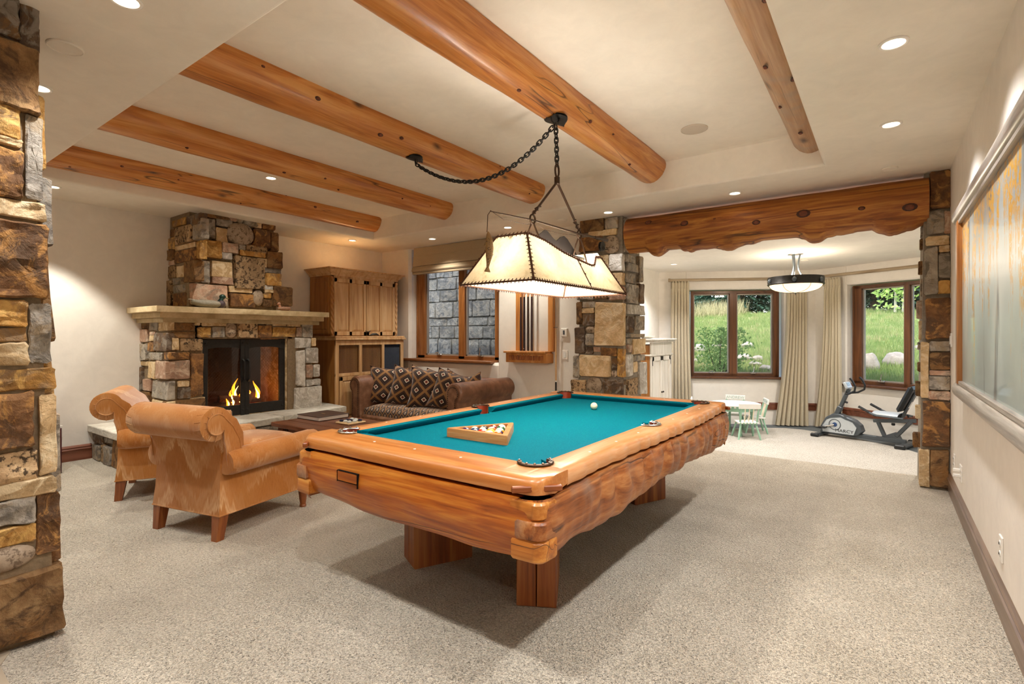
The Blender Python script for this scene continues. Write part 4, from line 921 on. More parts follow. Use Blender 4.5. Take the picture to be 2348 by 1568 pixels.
# ------------------------------------------------------------------ triangle rack and balls
CZ = TZ - .043; BR = .0286
pA, pB = at(1164, 1022, z=CZ), at(1022, 1001, z=CZ)                # near-right and left outer corners
d_ = (pA - pB).normalized(); side = .448; pB = pA - d_ * side
n_ = Vector((-d_.y, d_.x, 0)); pC = (pA + pB) / 2 + n_ * side * math.sqrt(3) / 2; cen = (pA + pB + pC) / 3
t = thing('ball_rack', 'wooden triangle rack holding the coloured balls on the teal cloth', 'triangle rack', cen)
def tri(s, rc=.0):
    out = []; k = side / math.sqrt(3) * s
    ps = [(q - cen).normalized() * k for q in (pA, pC, pB)]
    for i, q in enumerate(ps):
        a = (ps[i - 1] - q).normalized(); b = (ps[(i + 1) % 3] - q).normalized()
        if rc: out += [tuple((q + a * rc)[:2]), tuple((q + (a + b) * rc * .28)[:2]), tuple((q + b * rc)[:2])]
        else: out.append(tuple(q[:2]))
    return out
O, I = tri(1, .022), tri(.335 / .448, .012); n = 9
vs = [(x, y, 0) for x, y in O] + [(x, y, .046) for x, y in O] + [(x * .985, y * .985, .052) for x, y in O] + [(x * 1.01, y * 1.01, .052) for x, y in I] + [(x, y, .046) for x, y in I] + [(x, y, 0) for x, y in I]
fs = [(l * n + k, l * n + (k + 1) % n, ((l + 1) % 6) * n + (k + 1) % n, ((l + 1) % 6) * n + k) for l in range(6) for k in range(n)]
obj('rack_frame', MB().add(vs, fs), M['trir'], t, 30)
BC = {'yellow': '#e8b420', 'blue': '#14345e', 'red': '#c4271c', 'purple': '#3c1f4e', 'orange': '#e06a1e', 'green': '#14603a', 'maroon': '#7a1c1c', 'black': '#151515'}
def ballmat(nm, stripe):
    q = NT('ball_%s%s' % (nm, '_stripe' if stripe else ''), .12, 0, .5); X = q.xyz(q.tc.outputs['Object'])
    dd = q.math('ADD', q.math('ABSOLUTE', X[2]), 0.0) if stripe else None
    c = q.ramp(q.math('DIVIDE', dd, BR), [(.50, BC[nm]), (.53, '#f0e6cc')]) if stripe else lin(BC[nm])
    lc = q.math('SQRT', q.math('ADD', q.math('POWER', q.math('DIVIDE', X[0], BR), 2.0), q.math('POWER', q.math('DIVIDE', X[1], BR), 2.0))) if not stripe else q.math('SQRT', q.math('ADD', q.math('POWER', q.math('DIVIDE', X[0], BR), 2.0), q.math('POWER', q.math('DIVIDE', X[2], BR), 2.0)))
    c = q.mix(q.ramp(lc, [(.36, 1), (.38, 0)]), c, '#f0e6cc'); q.col(c); q.set('Coat Weight', .6); return q.m
bm_ = {}
order = [('purple', 0), ('blue', 0), ('blue', 1), ('red', 0), ('green', 1), ('black', 0), ('red', 1), ('yellow', 0), ('orange', 1), ('maroon', 0), ('orange', 0), ('purple', 1), ('yellow', 1), ('green', 0), ('maroon', 1)]
NUM = {('yellow', 0): '1', ('blue', 0): '2', ('red', 0): '3', ('purple', 0): '4', ('orange', 0): '5', ('green', 0): '6', ('maroon', 0): '7', ('black', 0): '8', ('yellow', 1): '9', ('blue', 1): '10', ('red', 1): '11', ('purple', 1): '12', ('orange', 1): '13', ('green', 1): '14', ('maroon', 1): '15'}
apex = (pB - cen).normalized(); up_ = -apex; acr = Vector((-up_.y, up_.x, 0)); ki = 0
start = cen + apex * (.335 / math.sqrt(3) - 2 * BR)
txt = {}
for row in range(5):
    for j in range(row + 1):
        c, s = order[ki]; ki += 1
        p = start + up_ * row * BR * math.sqrt(3) + acr * (j - row / 2) * 2 * BR
        if (c, s) not in bm_: bm_[c, s] = ballmat(c, s)
        b = obj('billiard_ball', MB().ell((0, 0, 0), BR, 20, 12), bm_[c, s]); b.location = (p.x, p.y, CZ + BR); b.rotation_euler = (rnd.uniform(-.7, .7), rnd.uniform(-.7, .7), rnd.uniform(0, 6)) if not s else (rnd.uniform(-.6, .3), rnd.uniform(-.5, .5), rnd.uniform(-.6, 1.2))
        tag(b, '%s %s billiard ball with %s on it, inside the triangle rack' % (('solid' if not s else 'cream and'), c + ('' if not s else ' striped'), NUM[c, s]), 'ball', 'racked billiard balls')
        fc = bpy.data.curves.new('n', 'FONT'); fc.body = NUM[c, s]; fc.size = .013; fc.align_x = 'CENTER'; fc.align_y = 'CENTER'; fo = bpy.data.objects.new('n', fc); COL.objects.link(fo)
        me = bpy.data.meshes.new_from_object(fo.evaluated_get(bpy.context.evaluated_depsgraph_get())); bpy.data.objects.remove(fo)
        for vv in me.vertices:
            x, y = vv.co.x, vv.co.y; r_ = BR + .0003; zz = math.sqrt(r_ * r_ - x * x - y * y); vv.co = (x, y, zz) if not s else (x, -zz, y)
        me.materials.append(M['black']); no = bpy.data.objects.new('number', me); link(no, b)
p = at(1362, 939, z=CZ); b = obj('cue_ball', MB().ell((0, 0, 0), BR, 24, 14), plain('cue_ball_ivory', '#efe4c4', .12, 0, .5, .02)); b.location = (p.x, p.y, CZ + BR); tag(b, 'ivory cue ball alone on the far half of the teal cloth', 'ball')

# ------------------------------------------------------------------ rawhide billiard lamp with chains and fishing rod
LX, LY, LZ = -1.86, 3.05, 1.672
t = thing('billiard_lamp', 'rawhide panelled lamp with fishing rod hanging over the pool table', 'pendant lamp', (LX, LY, LZ)); o = Vector((LX, LY, LZ))
bw, bl, tw, tl, th = .272, .635, .115, .47, .305
def top_prof(v): # upper edge of the long near panel, v 0..1 from near end to far end
    pts = [(0, 1), (.10, .98), (.22, .93), (.40, .76), (.58, .66), (.72, .60), (.78, .62), (.84, .74), (.90, .86), (1, .90)]
    for (a, b), (c, d) in zip(pts, pts[1:]):
        if v <= c: return b + (d - b) * (v - a) / (c - a)
    return .9
def panel(fn, nu, nv, mat, nm='shade_panel'):
    th_ = .004; mb = MB().grid(fn, nu, nv); return obj(nm, mb, mat, t, 50)
def longp(s, tp):
    def fn(u, v):
        k = v * tp(u); return (s * (bw + (tw - bw) * k), (-bl + 2 * bl * u) * (1 - k) + (-tl + 2 * tl * u) * k, th * k)
    return fn
def endp(s):
    def fn(u, v): return ((-bw + 2 * bw * u) * (1 - v) + (-tw + 2 * tw * u) * v, s * (bl + (tl - bl) * v), th * v)
    return fn
f1, f2 = longp(1, top_prof), longp(-1, lambda u: 1.0 if u < .3 else .82)
n1 = [panel(lambda u, v, a=a, b=b: f1(a + (b - a) * u, v), 24, 8, M['hide']) for a, b in ((0, .56), (.56, 1))]
panel(f2, 20, 6, M['hide']); panel(endp(-1), 10, 6, M['hide']); panel(endp(1), 10, 6, M['hide'])
def seam(fn, n, r=.007, st=.03, name='lacing'):
    pts = [Vector(fn(k / n)) for k in range(n + 1)]; mb = MB().tube(pts, r, 6)
    L = sum((b - a).length for a, b in zip(pts, pts[1:])); m = max(3, int(L / st))
    for k in range(m):
        q = (k + .5) / m; p = Vector(fn(q)); d = (Vector(fn(min(1, q + .01))) - Vector(fn(max(0, q - .01)))).normalized(); out = Vector((p.x, p.y * .6, .12)).normalized(); c = d.cross(out).normalized()
        mb.tube([p - c * .016 + d * .004 + out * .002, p + out * r * 1.3, p + c * .016 - d * .004 + out * .002], [.002, .0038, .002], 5)
    return obj(name, mb, M['lace'], t)
for (sx, sy) in ((1, -1), (-1, -1), (1, 1), (-1, 1)):
    e = 1 if sy < 0 else (.9 if sx > 0 else .82)
    seam(lambda v, sx=sx, sy=sy, e=e: (sx * (bw + (tw - bw) * v * e), sy * (bl + (tl - bl) * v * e), th * v * e), 10)
seam(lambda v: (bw, -bl + 2 * bl * v, 0), 12, .006, .026); seam(lambda v: (-bw, -bl + 2 * bl * v, 0), 12, .005, .026)
seam(lambda v: (-bw + 2 * bw * v, -bl, 0), 8, .006, .026); seam(lambda v: (-bw + 2 * bw * v, bl, 0), 8, .005, .026)
seam(lambda v: f1(v, 1), 40, .006, .024); seam(lambda v: (-tw + 2 * tw * v, -tl, th), 6, .006, .026); seam(lambda v: f1(.56, v), 8, .005, 1)
# cut-metal mountain skyline standing on the far long side
sk = [(-.10, .315), (-.05, .35), (.03, .40), (.11, .45), (.15, .44), (.22, .405), (.27, .39), (.33, .43), (.38, .445), (.43, .43), (.51, .38), (.58, .33), (.60, .28), (.47, .23), (-.10, .25)]
obj('mountain_skyline', MB().prism(sk, -tw - .01, -tw - .004, 'x'), M['mtn'], t)
obj('frame_bar', MB().tube([(-.11, .42, .20), (.10, .42, .20)], .008, 6).tube([(.10, .42, .20), (.12, .30, .205)], .006, 6), M['iron'], t)
RZ = .445
y1, y2 = -.235, .40
ring = lambda y, r=.03: [(0, y + r * math.cos(2 * pi * k / 14), RZ + r * math.sin(2 * pi * k / 14)) for k in range(14)]
for y in (y1, y2):
    h = obj('hanger', MB().tube(ring(y), .006, 6, True), M['bronze'], t)
    for s in (-1, 1): obj('hook_rod', MB().tube([(0, y + s * .008, RZ - .02), (s * .02, y + s * .018, RZ - .08), (s * .05, y + s * .02, .30 if y < 0 else .24), (s * .06, y + s * .012, .285 if y < 0 else .22)], .0055, 6), M['bronze'], h)
hub = Vector((0, .075, .755))
for y in (y1, y2):
    a, b = Vector((0, y, RZ + .03)), hub + Vector((0, (.008 if y > 0 else -.008), 0)); L = b - a; pts = [a + L * (k / 10) for k in range(11)]
    mb = MB().tube(pts, .0085, 7)
    for k in range(20): pass
    mb.tube([a + L * (.02 + .018 * k) + Vector((math.cos(k * 1.1) * .016, math.sin(k * 1.1) * .012, 0)) for k in range(14)], .005, 5)
    obj('twisted_arm', mb, M['bronze'], t)
obj('hub_wrap', MB().lathe([(.012, 0), (.019, .004), (.019, .05), (.012, .054)], 12, hub - Vector((0, 0, .01))), M['bronze'], t)
eye = lambda c, r: [(c.x, c.y + r * .55 * math.cos(2 * pi * k / 14), c.z + r * math.sin(2 * pi * k / 14)) for k in range(14)]
obj('hub_eye', MB().tube(eye(hub + Vector((0, 0, .085)), .045), .007, 6, True), M['bronze'], t)
def chain(a, b, sag, ln, r, pname):
    a, b = Vector(a), Vector(b); L = (b - a).length
    f = lambda q: a.lerp(b, q) + Vector((0, 0, -sag * 4 * q * (1 - q) * (1 + .25 * (q - .5))))
    S = 400; pts = [f(k / S) for k in range(S + 1)]; cum = [0]
    for p, q in zip(pts, pts[1:]): cum.append(cum[-1] + (q - p).length)
    n = max(1, int(cum[-1] / (ln - 2.6 * r))); base = MB()
    for sgn, ce in ((1, ln / 2 - ln * .28), (-1, -(ln / 2 - ln * .28))): pass
    loop = []
    for k in range(14):
        g = 2 * pi * k / 14; w_ = ln * .30; loop.append((w_ * math.cos(g), 0, (ln / 2 - w_) * (1 if math.sin(g) > 0 else -1) * (1 if abs(math.sin(g)) > .05 else 0) + w_ * math.sin(g)))
    me = mesh('chain_link', MB().tube(loop, r, 6, True), M['iron'])
    for k in range(n):
        d = cum[-1] * (k + .5) / n; i = next(j for j in range(S + 1) if cum[j] >= d); p = pts[i]; tg = (pts[min(S, i + 2)] - pts[max(0, i - 2)]).normalized()
        m_ = Matrix.Translation(p - o) @ tg.to_track_quat('Z', 'Y').to_matrix().to_4x4() @ Matrix.Rotation(R(45 + 90 * (k % 2)), 4, 'Z')
        q = bpy.data.objects.new('chain_link', me); link(q, t); q.matrix_local = m_
hk = Vector((-1.885, 3.15, 2.86)); p3 = Vector((-3.335, 3.2, 2.86))
chain(hub + o + Vector((0, 0, .12)), hk + Vector((0, 0, -.01)), 0, .046, .0055, 'c')
chain(p3, hk, .275, .046, .0055, 'c')
obj('suspension_hook', MB().tube([Vector(q) - o for q in ((-1.90, 3.22, 2.95), (-1.895, 3.21, 2.90), (-1.88, 3.17, 2.865), (-1.885, 3.14, 2.85), (-1.90, 3.12, 2.87), (-1.905, 3.115, 2.90))], [.009, .009, .009, .008, .006, .003], 7), M['iron'], t)
obj('suspension_hook', MB().tube([Vector(q) - o for q in ((-3.36, 3.2, 2.95), (-3.36, 3.21, 2.89), (-3.345, 3.2, 2.865), (-3.32, 3.19, 2.87), (-3.315, 3.19, 2.90))], [.007, .007, .007, .006, .004], 7), M['iron'], t)
def leaf(c, L, W, tilt):
    c = Vector(c) - o; mb = MB()
    f = lambda u, v: (c.x + (u - .5) * W * math.sin(pi * min(1, .12 + v * .9)) ** .8, c.y + (v - .5) * L, c.z + .02 * (1 - (2 * u - 1) ** 2 * 1.0) * 0 + .018 * (2 * u - 1) ** 2 + .004)
    g = lambda u, v: tuple(Vector(f(u, v)) + Vector((0, 0, .012)))
    mb.grid(f, 8, 10).grid(g, 8, 10); return obj('canopy_plate', mb, M['iron'], t, 40)
leaf((-1.935, 3.25, 2.906), .21, .17, 0); leaf((-3.37, 3.22, 2.904), .18, .14, 0)
rod = [(0, -.68, RZ - .035 - o.z * 0 + .0), (0, -.45, RZ - .02), (0, y1, RZ - .005), (0, .1, RZ), (0, y2, RZ + .005), (0, .87, RZ + .03)]
rd = obj('fishing_rod', MB().tube(rod, [.003, .0045, .006, .007, .008, .011], 8), M['bronze'], t)
obj('rod_grip', MB().tube([(0, .66, RZ + .018), (0, .88, RZ + .031)], .014, 8), M['bronze'], rd); 
obj('reel', MB().lathe([(.0001, -.015), (.035, -.015), (.04, -.008), (.02, -.006), (.02, .006), (.04, .008), (.035, .015), (.0001, .015)], 14, (0, .78, RZ - .035), Matrix.Rotation(pi / 2, 4, 'Y')).tube([(.016, .78, RZ - .035), (.022, .80, RZ - .06), (.04, .80, RZ - .06)], .004, 5), M['iron'], rd)
obj('line', MB().tube([(0, -.68, RZ - .03), (0, -.55, RZ - .06), (0, -.3, RZ - .045), (0, y1, RZ - .03), (.0, -.05, RZ - .045), (0, .15, RZ - .035), (0, .35, RZ - .015)], .0018, 5), M['bronze'], rd)
obj('line', MB().tube([(0, -.68, RZ - .035), (-.004, -.70, RZ - .06), (-.005, -.705, RZ - .16)], .0022, 5), M['bronze'], rd)
fz = RZ - .155; fy = -.70
def fish(u, v):
    g = 2 * pi * u; prof = [(0, .001), (.05, .014), (.2, .026), (.4, .032), (.6, .026), (.8, .013), (.88, .010), (.93, .018), (1, .030)]
    r = .01
    for (a, b), (c, d) in zip(prof, prof[1:]):
        if a <= v <= c: r = b + (d - b) * (v - a) / (c - a); break
    flat = .55 if v < .85 else .12 + .43 * max(0, (.93 - v) / .08) if v < .93 else .12
    return (r * flat * math.cos(g), fy + r * math.sin(g) + .012 * math.sin(v * 4), fz - .235 * v)
tr_ = NT('trout_skin', .45); v_ = tr_.obj(); tr_.col(tr_.mix(tr_.ramp(tr_.vor(v_, 110), [(.25, 1), (.38, 0)]), tr_.ramp(tr_.xyz(v_)[1], [(.3, '#8a6a3e'), (.7, '#c2a268')]), '#3a2a18')); M['trout'] = tr_.m
fi = obj('trout', MB().grid(fish, 14, 26, None, True), M['trout'], t, 60); obj('fin', MB().prism([(fy + .02, fz - .10), (fy + .045, fz - .13), (fy + .018, fz - .15)], -.002, .002, 'x').prism([(fy - .02, fz - .06), (fy - .04, fz - .09), (fy - .02, fz - .095)], -.002, .002, 'x'), M['trout'], fi)
for y in (-.38, 0, .38):
    b = obj('bulb', MB().lathe([(.0001, 0), (.022, .01), (.03, .035), (.022, .06), (.013, .08), (.013, .10)], 12, (0, y, .10)), M['bulb'], t)
    obj('bulb_socket', MB().lathe([(.016, .10), (.018, .105), (.018, .16), (.01, .165)], 10, (0, y, .10)), M['iron'], t)
    for hz_, k_ in ((.075, .62), (.20, .32)): l = bpy.data.lights.new('lamp_light', 'POINT'); l.energy = LAMP_W * k_; l.color = (1, .93, .84); l.shadow_soft_size = .04; q = bpy.data.objects.new('lamp_light', l); COL.objects.link(q); q.location = (LX, LY + y, LZ + hz_)
obj('bulb_rail', MB().tube([(0, -.47, .27), (0, .47, .27)], .01, 6), M['iron'], t)
# ------------------------------------------------------------------ armchairs
def arcp(cx, cy, r, a0, a1, n): return [(cx + r * math.cos(R(a0 + (a1 - a0) * k / n)), cy + r * math.sin(R(a0 + (a1 - a0) * k / n))) for k in range(n + 1)]
def armchair(label, loc, rz):
    t = thing('armchair', label, 'armchair', loc, rz, 'caramel roll-back armchairs'); F = M['ikat']
    # upholstered base with slightly flared skirt: (x, y) at hem and at seat level
    vs = []
    for z, hw, yb, yf in ((.165, .335, -.405, .40), (.30, .325, -.392, .395), (.47, .318, -.385, .392)):
        vs += [(-hw, yb, z), (hw, yb, z), (hw, yf, z), (-hw, yf, z)]
    fs = [(0, 3, 2, 1), (8, 9, 10, 11)] + [(i * 4 + k, i * 4 + (k + 1) % 4, (i + 1) * 4 + (k + 1) % 4, (i + 1) * 4 + k) for i in (0, 1) for k in range(4)]
    obj('base', MB().add(vs, fs), F, t, 30)
    obj('hem_piping', MB().tube([(-.335, -.405, .168), (.335, -.405, .168), (.335, .40, .168), (-.335, .40, .168)], .006, 6, True), F, t)
    ry, rz_, rr = -.452, .785, .112
    prof = [(-.385, .46), (-.39, .56), (-.405, .645)] + arcp(ry, rz_, rr, -62, -330, 22) + [(-.30, .80), (-.245, .70), (-.215, .58), (-.205, .46)]
    def half(z): return .318 + .055 * max(0, min(1, (z - .5) / .22))
    vs = []; n = len(prof); xs = [-1, -.985, -.94, -.5, 0, .5, .94, .985, 1]
    for q in xs:
        for (y, z) in prof:
            k = 1 if abs(q) < .99 else .90; cy, cz = (ry, rz_) if z > .62 else (-.30, z)
            vs.append((q * half(z), cy + (y - cy) * k, cz + (z - cz) * k))
    fs = [(i * n + k, i * n + (k + 1) % n, (i + 1) * n + (k + 1) % n, (i + 1) * n + k) for i in range(len(xs) - 1) for k in range(n)] + [tuple(range(n)), tuple((len(xs) - 1) * n + k for k in range(n))]
    bk = obj('backrest', MB().add(vs, fs), F, t, 40)
    for s in (-1, 1):
        inner = [(-.372, .50), (-.385, .62), (-.398, .675)] + arcp(ry, rz_, rr * .60, -40, -330, 16) + [(-.335, .755), (-.285, .66), (-.262, .5)]
        obj('end_panel', MB().prism([(y, z) for y, z in inner], s * .352, s * .379, 'x', .006), F, bk, 40)
        obj('piping', MB().tube([(s * .378, y, z) for y, z in inner], .005, 6), F, bk)
        for k in range(9):                      # gathered pleats around the scroll
            a = R(60 + 26 * k); obj('pleat', MB().tube([(s * .376, ry + rr * .66 * math.cos(a), rz_ + rr * .66 * math.sin(a)), (s * .366, ry + rr * .99 * math.cos(a), rz_ + rr * .99 * math.sin(a)), (s * .31, ry + rr * 1.004 * math.cos(a + .1), rz_ + rr * 1.004 * math.sin(a + .1))], [.003, .0035, .001], 5), F, bk)
    for s in (-1, 1):                           # rolled arms
        ax, az, ar = s * .352, .515, .088
        def fn(u, v, s=s, ax=ax):
            g = 2 * pi * u; r = ar * (1 if .03 < v < .97 else .9) * (1 + .05 * (v - .5)); return (ax + r * 1.02 * math.cos(g), -.375 + .785 * v, az + .012 * v + r * math.sin(g))
        mb = MB().grid(fn, 22, 16, None, True); mb.f += [list(range(22)), [16 * 22 + k for k in range(22)]]; mb.uv += [[(0, 0)] * 22] * 2
        a = obj('arm', mb, F, t, 45)
        obj('arm_front', MB().lathe([(.0001, .012), (.07, .010), (.078, 0)], 18, (ax, .412, az + .012), Matrix.Rotation(-pi / 2, 4, 'X')), F, a)
        obj('piping', MB().tube([(ax + .080 * math.cos(2 * pi * k / 20), .411, az + .012 + .080 * math.sin(2 * pi * k / 20)) for k in range(20)], .005, 6, True), F, a)
        obj('arm_post', MB().box(s * .268, .30, .17, s * .335, .412, .50, .012), F, a)
    cush = lambda u, v: None
    def sq(x, y, z0, z1, hx, hy, nm):
        def fn(u, v):
            a = 2 * pi * u; c, s_ = math.cos(a), math.sin(a); e = 5; q = 1 / (abs(c) ** e + abs(s_) ** e) ** (1 / e); t_ = v * 2 - 1; k = (1 - abs(t_) ** 3.0) ** .33
            return (x + c * q * hx * (.86 + .14 * k), y + s_ * q * hy * (.86 + .14 * k), (z0 + z1) / 2 + (z1 - z0) / 2 * t_)
        mb = MB().grid(fn, 28, 10, None, True)
        mb.f += [list(range(28)), [280 + k for k in range(28)]]; mb.uv += [[(0, 0)] * 28] * 2
        return obj(nm, mb, F, t, 60)
    sq(0, .09, .44, .585, .262, .31, 'seat_cushion')
    for s in (-1, 1):
        vs = []
        for z, a, sh in ((.17, .036, 0), (0, .026, -.022)): vs += [(s * .295 + dx * a, -.365 + dy * a + sh, z) for dx, dy in ((-1, -1), (1, -1), (1, 1), (-1, 1))]
        obj('leg', MB().add(vs, [(0, 3, 2, 1), (4, 5, 6, 7)] + [(k, (k + 1) % 4, 4 + (k + 1) % 4, 4 + k) for k in range(4)]), M['chlg'], t, 30)
        obj('leg', MB().lathe([(.036, .17), (.038, .155), (.030, .145), (.034, .12), (.022, .02), (.026, .012), (.024, 0)], 16, (s * .295, .36, 0)), M['chlg'], t, 30)
    return t
a0, a1, a2 = at(340, 1210, z=0), at(486, 1243, z=0), at(708, 1160, z=0)
armchair('caramel flame-stitch armchair with rolled back, nearest the pool table', ((a0.x + a2.x) / 2 + .01, (a0.y + a2.y) / 2 + .02, 0), R(13))
b0 = at(272, 1147, z=0); ang = R(-27)
armchair('caramel flame-stitch armchair half hidden behind the nearer one, beside the hearth', (b0.x - (.295 * math.cos(ang) + .387 * math.sin(ang)) , b0.y - (.295 * math.sin(ang) - .387 * math.cos(ang)), 0), ang)

# ------------------------------------------------------------------ leather sofa with pillows
SX0, SX1, SY0, SY1 = -6.42, -4.22, 4.80, 5.97
sc_ = ((SX0 + SX1) / 2, (SY0 + SY1) / 2)
t = thing('leather_sofa', 'brown leather roll-arm sofa with nailheads and diamond fabric seat under the window', 'sofa', (sc_[0], sc_[1], 0)); W2, D2 = (SX1 - SX0) / 2, (SY1 - SY0) / 2
for fx_ in (-W2 + .2, W2 - .2):
    for fy_ in (-D2 + .1, D2 - .12): obj('bun_foot', MB().lathe([(.03, 0), (.045, .03), (.03, .065)], 12, (fx_, fy_, 0)), M['chlg'], t)
obj('base', MB().box(-W2 + .10, -D2 + .03, .06, W2 - .10, D2 - .05, .22, .03), M['leather'], t)
for s in (-1, 1):
    cx, cz, r = s * (W2 - .135), .63, .135
    prof = [(s * (W2 - .26), .06), (s * (W2 - .055), .06), (s * (W2 - .06), .50)]
    arc_ = [(cx + r * math.cos(R(g)), cz + r * math.sin(R(g))) for g in ([-48 + 228 * k / 20 for k in range(21)] if s > 0 else [228 - 228 * k / 20 for k in range(21)])]
    prof = prof + arc_ + [(s * (W2 - .255), .45)]
    a = obj('arm', MB().prism(prof, -D2, D2 - .02, 'y', .02), M['leather'], t, 40)
    ins = [(s * (W2 - .10), .08), (s * (W2 - .10), .50)] + [(cx + r * .62 * math.cos(R(g)), cz + r * .62 * math.sin(R(g))) for g in ([-60 + 250 * k / 16 for k in range(17)] if s > 0 else [240 - 250 * k / 16 for k in range(17)])] + [(s * (W2 - .22), .55), (s * (W2 - .22), .08)]
    obj('arm_panel', MB().prism(ins, -D2 - .012, -D2 + .02, 'y', .006), M['leather'], a, 40)
    pth = [Vector((x, -D2 - .012, z)) for x, z in ins]; L = 0; nb = MB()
    for p, q in zip(pth, pth[1:]):
        d = (q - p).length; k = L
        while k < d: c = p.lerp(q, k / d); nb.ell(c, (.009, .006, .009), 7, 4); k += .026
        L = k - d
    nh = obj('nailhead_trim', nb, M['bronze'], a); nh['kind'] = 'stuff'
cx, cz, r = D2 - .15, .63, .125
prof = [(D2 - .26, .10), (D2 - .03, .10), (D2 - .04, .52)] + [(cx + r * math.cos(R(-40 + 220 * k / 18)), cz + r * math.sin(R(-40 + 220 * k / 18))) for k in range(19)] + [(D2 - .275, .46)]
obj('backrest', MB().prism(prof, -W2 + .12, W2 - .12, 'x', .02), M['leather'], t, 40)
def cushfn(hx, hy, hz, c, pw=5):
    def fn(u, v):
        a = 2 * pi * u; ca, sa = math.cos(a), math.sin(a); q = 1 / (abs(ca) ** pw + abs(sa) ** pw) ** (1 / pw); t_ = v * 2 - 1; k = (1 - abs(t_) ** 3.2) ** .31
        return (c[0] + ca * q * hx * (.90 + .10 * k), c[1] + sa * q * hy * (.90 + .10 * k), c[2] + hz * t_ + .02 * (1 - abs(ca * q * .9)) * (t_ > .5))
    return fn
def seat_top(u, v): return (-W2 + .27 + (2 * W2 - .54) * u, -D2 + .06 + .62 * v, .30 + .06 * (1 - (2 * u - 1) ** 8) * (1 - max(0, 1 - v * 6) ** 2) + .012 * math.sin(pi * v))
mb = MB().grid(seat_top, 40, 14, lambda u, v: (u * 2.9, v * .75))
mb.grid(lambda u, v: (-W2 + .27 + (2 * W2 - .54) * u, -D2 + .055 + .005 * v, .17 + .13 * v), 40, 3, lambda u, v: (u * 2.9, v * .2 - .2))
obj('seat_cushion', mb, M['diams'], t, 60)
def pillow(label, loc, size, rx, rz, ry=0, mat='diam'):
    tt_ = thing('throw_pillow', label, 'pillow', loc, 0, 'diamond weave pillows on the leather sofa'); h = size / 2
    E1 = Matrix.Rotation(rz, 4, 'Z') @ Matrix.Rotation(rx, 4, 'X') @ Matrix.Rotation(ry, 4, 'Y')
    def P(u, v, s):
        a, b = 2 * u - 1, 2 * v - 1
        pin = 1 - .14 * (1 - abs(b) ** 2.0) * abs(a) ** 3 ; pin2 = 1 - .14 * (1 - abs(a) ** 2.0) * abs(b) ** 3
        th_ = .092 * (max(0, (1 - a ** 4) * (1 - b ** 4)) ** .55) + .012 * noise.noise(Vector((a * 2 + loc[0] * 5, b * 2, s)))* (1 - a * a) * (1 - b * b)
        return E1 @ Vector((a * h * pin, s * th_ - .0, b * h * pin2))
    mb = MB()
    for s in (-1, 1): mb.grid(lambda u, v, s=s: P(u, v, s), 18, 18, lambda u, v: (u, v))
    obj('cover', mb, M[mat], tt_, 60)
    ed = [(k / 12, 0) for k in range(12)] + [(1, k / 12) for k in range(12)] + [(1 - k / 12, 1) for k in range(12)] + [(0, 1 - k / 12) for k in range(12)]
    obj('piping', MB().tube([P(u, v, 1) for u, v in ed], .006, 5, True), M['lace'], tt_)
for i, (px, dz, ry, rz, sz, y, lb) in enumerate((
    (889, .60, 4, 42, .58, 5.22, 'dark diamond throw pillow standing leftmost in the front row on the sofa'), (938, .60, 12, 36, .58, 5.20, 'dark diamond throw pillow second from the left in the front row on the sofa'),
    (984, .60, 6, 36, .58, 5.20, 'dark diamond throw pillow third from the left in the front row on the sofa'), (1032, .58, 16, 22, .56, 5.22, 'dark diamond throw pillow at the right end of the front row, nearest the arm'),
    (962, .61, 14, 10, .52, 5.50, 'paler diamond pillow tip behind the second front pillow of the sofa'), (1000, .59, 6, 4, .52, 5.52, 'dark diamond pillow showing behind the third front pillow of the sofa'),
    (1040, .575, 12, -4, .52, 5.52, 'dark diamond pillow showing between the two rightmost pillows of the sofa'), (1074, .57, -14, -14, .50, 5.40, 'dark diamond pillow at the right end of the back row, leaning on the sofa arm'))):
    p = at(px, 900, y=y); pillow(lb, (p.x, y, dz + .005), sz, R(-14), R(rz), R(ry))

# ------------------------------------------------------------------ coffee table, book, game board
ct = at(621, 967.5, z=.45); t = thing('coffee_table', 'dark rustic wood coffee table in front of the leather sofa', 'coffee table', (ct.x + .60, ct.y + .36, 0)); o = t.location
for k in range(4): obj('plank', MB().box(-.60, -.36 + .18 * k, .405, .60, -.36 + .18 * (k + 1) - .004, .45, .006), M['dark'], t)
obj('apron_board', MB().box(-.52, -.30, .26, .52, -.27, .405, .005).box(-.52, .27, .26, .52, .30, .405, .005).box(-.52, -.28, .26, -.49, .28, .405, .005).box(.49, -.28, .26, .52, .28, .405, .005), M['dark'], t)
for x in (-.5, .5):
    for y in (-.28, .28): obj('leg', MB().box(x - .04, y - .04, 0, x + .04, y + .04, .405, .008), M['dark'], t)
for k in range(3): obj('iron_strap', MB().tube([(-.40 + .03 * math.cos(g), -.305, .37 + .02 * math.sin(g) - .02 * k) for g in (0, 1, 2, 3)], .005, 5), M['iron'], t)
p = at(739, 966, z=.45); q = at(681, 959, z=.45)
t = thing('large_book', 'large brown leather-bound album lying on the coffee table', 'book', ((p.x + q.x) / 2 + .0, q.y + .19, .451)); w_ = (p.x - q.x) / 2
bkm = plain('album_cover', '#4a342c', .45, 0, .5, .15, 20, .15)
obj('cover', MB().box(-w_, -.19, 0, w_, .19, .007, .002).box(-w_, -.19, .040, w_, .19, .047, .002).box(-w_, .183, 0, w_, .19, .047, .002), bkm, t); obj('pages', MB().box(-w_ + .006, -.184, .006, w_ - .006, .184, .041), plain('paper_block', '#d8cfc4', .8), t)
obj('title_mark', MB().box(-.03, -.01, .047, .03, .012, .0476), plain('gold_stamp', '#b59a63', .4, .6), t)
g0, g1, g2 = at(771, 968, z=.465), at(800, 973, z=.465), at(837, 965, z=.465)
